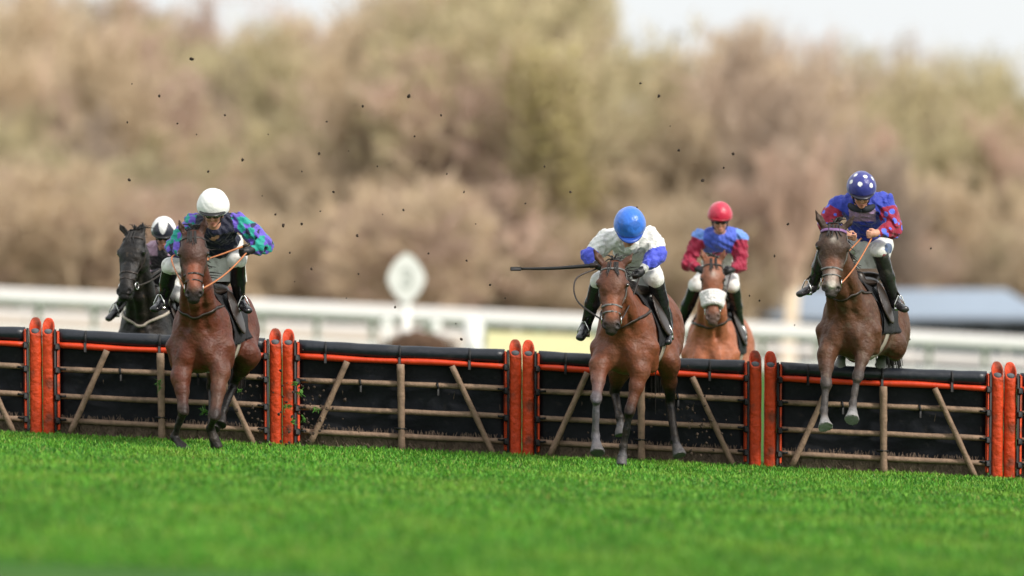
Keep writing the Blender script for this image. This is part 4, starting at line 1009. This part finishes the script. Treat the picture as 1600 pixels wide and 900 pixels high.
BAY = dict(nose=srgb(146, 84, 54), coat=srgb(124, 68, 42), dark=srgb(22, 18, 17), leg=srgb(16, 15, 17), muzzle=srgb(36, 30, 30), face=srgb(104, 60, 40), hoof=srgb(92, 90, 92), belly=srgb(140, 100, 74))
hB = horse('horse', dict(dim=.74, d0=38.2, chest=(972, 535, 0), rump=(1018, 512, 1.25), s=1.06, col=BAY, mud=.25,
    poll=(958, 414, -.42), nose=(954, 520, -.66), ears=((928, 390, -.38), (989, 396, -.38)), hw=1.2, face_dir=(-.06, -1, .3),
    fore=[dict(side=-1, j=[(936, 572, 0), (932, 622, -.20), (930, 682, -.12), (933, 708, -.22)], col=srgb(88, 86, 92), hr=.066), dict(side=1, j=[(1000, 580, 0), (985, 640, -.08), (974, 698, -.02), (971, 728, -.08)], hr=.046)],
    hind=[dict(side=1, j=[(1044, 566, .95), (1047, 628, 1.22), (1055, 688, 1.05), (1062, 712, .98)]), dict(side=-1, j=[(968, 575, .9), (960, 612, 1.15), (968, 652, .95), (972, 680, .9)])],
    reins=[[(902, 470, -.2), (900, 436, -.02), (932, 420, .12)], [(1000, 430, .12)]], rein_mat=M['leather'], bridle=M['greystrap'], breast_z=.10, breast_mat=M['leather'],
    label='bay horse with grey bridle landing in the middle under the blue capped rider'))
kB = rider('person', dict(d0=38.2, head=(984, 358, .02), tilt=.75, hs=1.20, neck=(984, 385, .22), shoulders=((950, 372, .30), (1016, 370, .30)), pelvis=(998, 422, .80),
    elbows=((922, 400, .22), (1028, 398, .22)), hands=((938, 418, .10), (996, 430, .10)), knees=((936, 438, .34), (1024, 436, .34)), ankles=((916, 508, .60), (1042, 508, .62)), toes=((908, 526, .42), (1042, 532, .44)),
    gloves=((.012, .012, .015), (.012, .012, .015)), jacket=jB, cap=capB, peak=srgb(40, 80, 170), billow=1.15, boot=srgb(34, 34, 38), pompom=None,
    label='rider in a blue cap and white jacket with blue sleeve ends on the middle horse'))
whip('whip', [P(936, 414, 38.3), P(870, 419, 38.28), P(815, 420, 38.26)], 'long dark whip pointing left from the hand of the blue capped rider', .019)

LB = dict(coat=srgb(156, 94, 66), dark=srgb(60, 44, 38), leg=srgb(50, 40, 36), muzzle=srgb(84, 66, 58), face=srgb(134, 82, 58), hoof=srgb(60, 56, 54))
hC = horse('horse', dict(dim=1.08, d0=42.6, chest=(1108, 545, 0), rump=(1136, 538, 1.25), s=1.0, col=LB, mud=.1,
    poll=(1114, 408, -.42), nose=(1114, 506, -.66), ears=((1096, 390, -.38), (1133, 390, -.38)), hw=1.1, face_dir=(0, -1, .3), fleece=True, blaze=((.14, .013),),
    fore=[dict(side=-1, j=[(1086, 592, 0), (1082, 640, -.30), (1086, 680, -.05), (1088, 700, .0)]), dict(side=1, j=[(1132, 592, 0), (1136, 636, -.30), (1134, 676, -.05), (1134, 696, .0)])],
    hind=[dict(side=-1, j=[(1110, 590, .95), (1106, 640, 1.35), (1108, 690, 1.25), (1108, 706, 1.2)]), dict(side=1, j=[(1156, 590, .95), (1158, 640, 1.35), (1158, 690, 1.25), (1158, 706, 1.2)])],
    reins=[[(1096, 428, .12)], [(1142, 424, .12)]], bridle=M['leather'], breast_z=.16,
    label='light bay horse with a white sheepskin noseband, still behind the hurdle'))
kC = rider('person', dict(d0=42.6, head=(1125, 342, .12), tilt=.18, hs=1.05, neck=(1125, 372, .25), shoulders=((1094, 372, .30), (1156, 372, .30)), pelvis=(1122, 430, .72),
    elbows=((1075, 412, .25), (1156, 414, .25)), hands=((1100, 424, .08), (1138, 424, .08)), knees=((1088, 446, .30), (1144, 446, .30)), ankles=((1062, 508, .58), (1156, 514, .58)), toes=((1056, 524, .42), (1160, 530, .42)),
    gloves=((.012, .012, .015), (.012, .012, .015)), jacket=jC, cap=plain(np.array(srgb(196, 36, 68))), peak=srgb(150, 20, 40), billow=1.0, s=.98,
    label='rider in a red cap with maroon sleeves and blue jacket behind the hurdle'))

MUD = dict(nose=srgb(136, 82, 56), coat=srgb(98, 60, 38), dark=srgb(24, 20, 19), leg=srgb(78, 72, 70), muzzle=srgb(62, 52, 48), face=srgb(78, 54, 40), hoof=srgb(140, 138, 138), belly=srgb(112, 100, 88))
hD = horse('horse', dict(d0=38.8, chest=(1322, 508, 0), rump=(1373, 506, 1.22), s=1.02, col=MUD, mud=.2, mat=M['coatmud'],
    poll=(1303, 356, -.42), nose=(1298, 462, -.66), ears=((1274, 328, -.38), (1334, 338, -.38)), hw=1.32, face_dir=(-.05, -1, .3), browband=M['purple'], blaze=((.12, .010), (.42, .024), (.50, .026)), grounded=False,
    fore=[dict(side=-1, j=[(1291, 555, 0), (1291, 598, -.15), (1287, 642, -.22), (1290, 668, -.35)], hr=.070), dict(side=1, j=[(1350, 545, 0), (1340, 588, -.15), (1332, 630, -.22), (1331, 656, -.35)], hr=.070)],
    hind=[dict(side=1, j=[(1398, 540, .90), (1388, 530, 1.35), (1378, 556, 1.10), (1375, 574, 1.14)], col=srgb(24, 20, 19)), dict(side=-1, j=[(1335, 545, .90), (1325, 530, 1.35), (1316, 556, 1.10), (1312, 572, 1.14)], col=srgb(24, 20, 19))],
    tail=(1396, 576, 1.7), reins=[[(1300, 420, -.1), (1346, 372, .12)], [(1362, 372, .10)]], rein_mat=M['tan'], bridle=M['greystrap'], breast_z=.20, breast_mat=M['leather'],
    label='muddy brown horse in mid-air over the hurdle at right with a purple browband'))
def starD(V):
    C = np.tile((.78, .77, .74), (len(V), 1)); p = V-P(1388, 388, 39.25); C[np.linalg.norm(p[:, [0, 2]], axis=1) < .050] = np.array(srgb(60, 80, 120)); p = V-P(1381, 402, 39.2); C[np.linalg.norm(p[:, [0, 2]], axis=1) < .028] = MAR; return C
kD = rider('person', dict(d0=38.8, head=(1346, 300, .10), tilt=.45, hs=1.12, neck=(1346, 322, .22), shoulders=((1308, 322, .32), (1384, 316, .30)), pelvis=(1362, 382, .78),
    elbows=((1290, 350, .28), (1396, 358, .25)), hands=((1330, 370, .10), (1362, 366, .08)), knees=((1290, 390, .36), (1374, 392, .34)), ankles=((1270, 446, .62), (1398, 470, .62)), toes=((1252, 458, .48), (1412, 482, .48)),
    gloves=(None, None), breech_col=starD, jacket=jD, cap=capD, peak=(.015, .015, .03), billow=1.15, boot=srgb(44, 42, 44), collar=srgb(28, 34, 44),
    label='rider in a dark blue cap with white spots on the right horse'))

BLK = dict(coat=srgb(26, 23, 23), dark=srgb(16, 14, 14), leg=srgb(22, 20, 20), muzzle=srgb(26, 24, 24), face=srgb(25, 22, 22), hoof=srgb(40, 38, 38))
hE = horse('horse', dict(d0=41.4, chest=(222, 525, 0), rump=(262, 520, 1.25), s=1.0, col=BLK, mud=.12,
    poll=(208, 366, -.42), nose=(190, 466, -.70), ears=((184, 346, -.40), (223, 348, -.38)), hw=1.32, face_dir=(-.45, -1, .25), mane=140,
    fore=[dict(side=-1, j=[(200, 575, 0), (196, 625, -.30), (204, 650, -.05), (206, 668, .0)]), dict(side=1, j=[(246, 575, 0), (250, 622, -.30), (248, 648, -.05), (246, 664, .0)])],
    hind=[dict(side=-1, j=[(228, 572, .95), (224, 620, 1.35), (228, 664, 1.25), (228, 680, 1.2)]), dict(side=1, j=[(280, 572, .95), (282, 620, 1.35), (282, 662, 1.25), (280, 680, 1.2)])],
    reins=[[(232, 432, -.05), (266, 410, .10)], [(266, 414, .10)]], bridle=M['leather'], breast_z=.06, breast_mat=M['web'],
    label='black horse at the far left, head turned aside, rising behind the hurdle'))
kE = rider('person', dict(d0=41.4, head=(256, 366, .12), tilt=.30, hs=1.08, neck=(256, 396, .26), shoulders=((228, 394, .32), (286, 394, .30)), pelvis=(252, 452, .74),
    elbows=((216, 430, .25), (298, 432, .25)), hands=((248, 426, .10), (272, 416, .08)), knees=((206, 450, .32), (282, 462, .34)), ankles=((186, 478, .55), (292, 518, .58)), toes=((172, 496, .40), (296, 532, .42)),
    gloves=((.012, .012, .015), (.012, .012, .015)), jacket=jE, cap=capE, billow=1.0, s=.95,
    label='rider in a white cap with dark points, half hidden between the two left horses'))
whip('whip', [P(272, 408, 41.5), P(228, 440, 41.3), P(196, 474, 41.1)], 'black whip held down beside the neck of the black horse', .013)

# ------------------------------------------------------------------ turf and soil thrown up by the hooves
M['clod'] = node_mat('turf_clod', .95, srgb(58, 46, 36), var=.4, scale=30)
protos = []
for i in range(5):
    mb = MB(); mb.ell((0, 0, 0), (.020, .018, .014), 8, 6, noise=.35)
    V = np.concatenate(mb.V); protos.append(make_mesh('clod', V, [np.concatenate(mb.Q)], None, True)); protos[-1].materials.append(M['clod'])
gmesh = []
for i in range(3):
    mb = MB()
    for j in range(16): a = rng.normal(0, .012, 3); mb.tube([a, a+rng.normal(0, .022, 3)+(0, 0, .02)], [.004, .0015], 4, False)
    mb.ell((0, 0, -.006), (.018, .016, .008), 7, 5, noise=.3)
    me = make_mesh('grass_tuft', np.concatenate(mb.V), [np.concatenate(mb.Q)], None, False); me.materials.append(node_mat('torn_grass', .7, srgb(72, 120, 38), var=.3)); gmesh.append(me)
def clod(p, sc, me, nm, lab, grp):
    o = bpy.data.objects.new(nm, me); COL.objects.link(o); o.location = tuple(p); o.rotation_euler = tuple(rng.uniform(0, 6, 3)); o.scale = (sc,)*3
    tag(o, lab, 'clod' if nm == 'clod' else 'tuft', grp)
SK = [(207, 131), (198, 191), (276, 193), (306, 210), (326, 268), (204, 281), (410, 306), (430, 335), (444, 352), (567, 166), (545, 236), (630, 329), (560, 368), (648, 213), (597, 335), (632, 328), (560, 428), (730, 407), (725, 300), (1047, 197), (1130, 262), (1098, 282), (995, 324), (820, 318), (700, 272), (668, 396), (616, 480), (711, 506), (719, 530), (1000, 130), (1186, 470), (1170, 462), (1240, 508), (1455, 388), (1420, 530), (250, 150), (300, 92), (350, 180), (420, 210), (500, 240), (512, 190), (470, 268), (380, 250), (765, 445), (790, 466), (540, 466), (485, 420), (1230, 350), (1210, 400), (1060, 235), (1030, 150), (1145, 240), (640, 150), (690, 180), (470, 350), (455, 395), (460, 440), (500, 330), (520, 300), (590, 260), (745, 350), (850, 260), (890, 300)]
G1 = 'clods of mud flying in the air above the hurdles'; L1 = 'small dark clod of mud flying through the air over the hurdles'
for px, py in SK: clod(P(px+rng.uniform(-2, 2), py, rng.uniform(38.3, 40.5)), rng.uniform(.3, .75)*(1.5 if rng.uniform() < .12 else 1), protos[rng.integers(0, 5)], 'clod', L1, G1)
G2 = 'clods of soil kicked up low before the hurdles'; L2 = 'small clod of soil kicked up low in front of the hurdles by the horses'
for n, cx, cy, sx, sy in ((85, 478, 645, 24, 36), (30, 395, 640, 22, 34), (40, 1095, 665, 26, 30), (14, 985, 650, 40, 30)):
    for i in range(n):
        px = rng.normal(cx, sx); py = min(rng.normal(cy, sy), 712); d = rng.uniform(39.0, 39.75)
        clod(P(px, py, d), rng.uniform(.3, .85), protos[rng.integers(0, 5)], 'clod', L2, G2)
for px, py in ((452, 634), (462, 600), (446, 636), (474, 655), (458, 658), (248, 598), (250, 606), (373, 610), (319, 642), (470, 612), (492, 640)):
    clod(P(px, py, 39.2), rng.uniform(.7, 1.4), gmesh[rng.integers(0, 3)], 'grass_tuft', 'torn green tuft of grass flying up by the hurdle on the left', 'torn tufts of grass in the air')
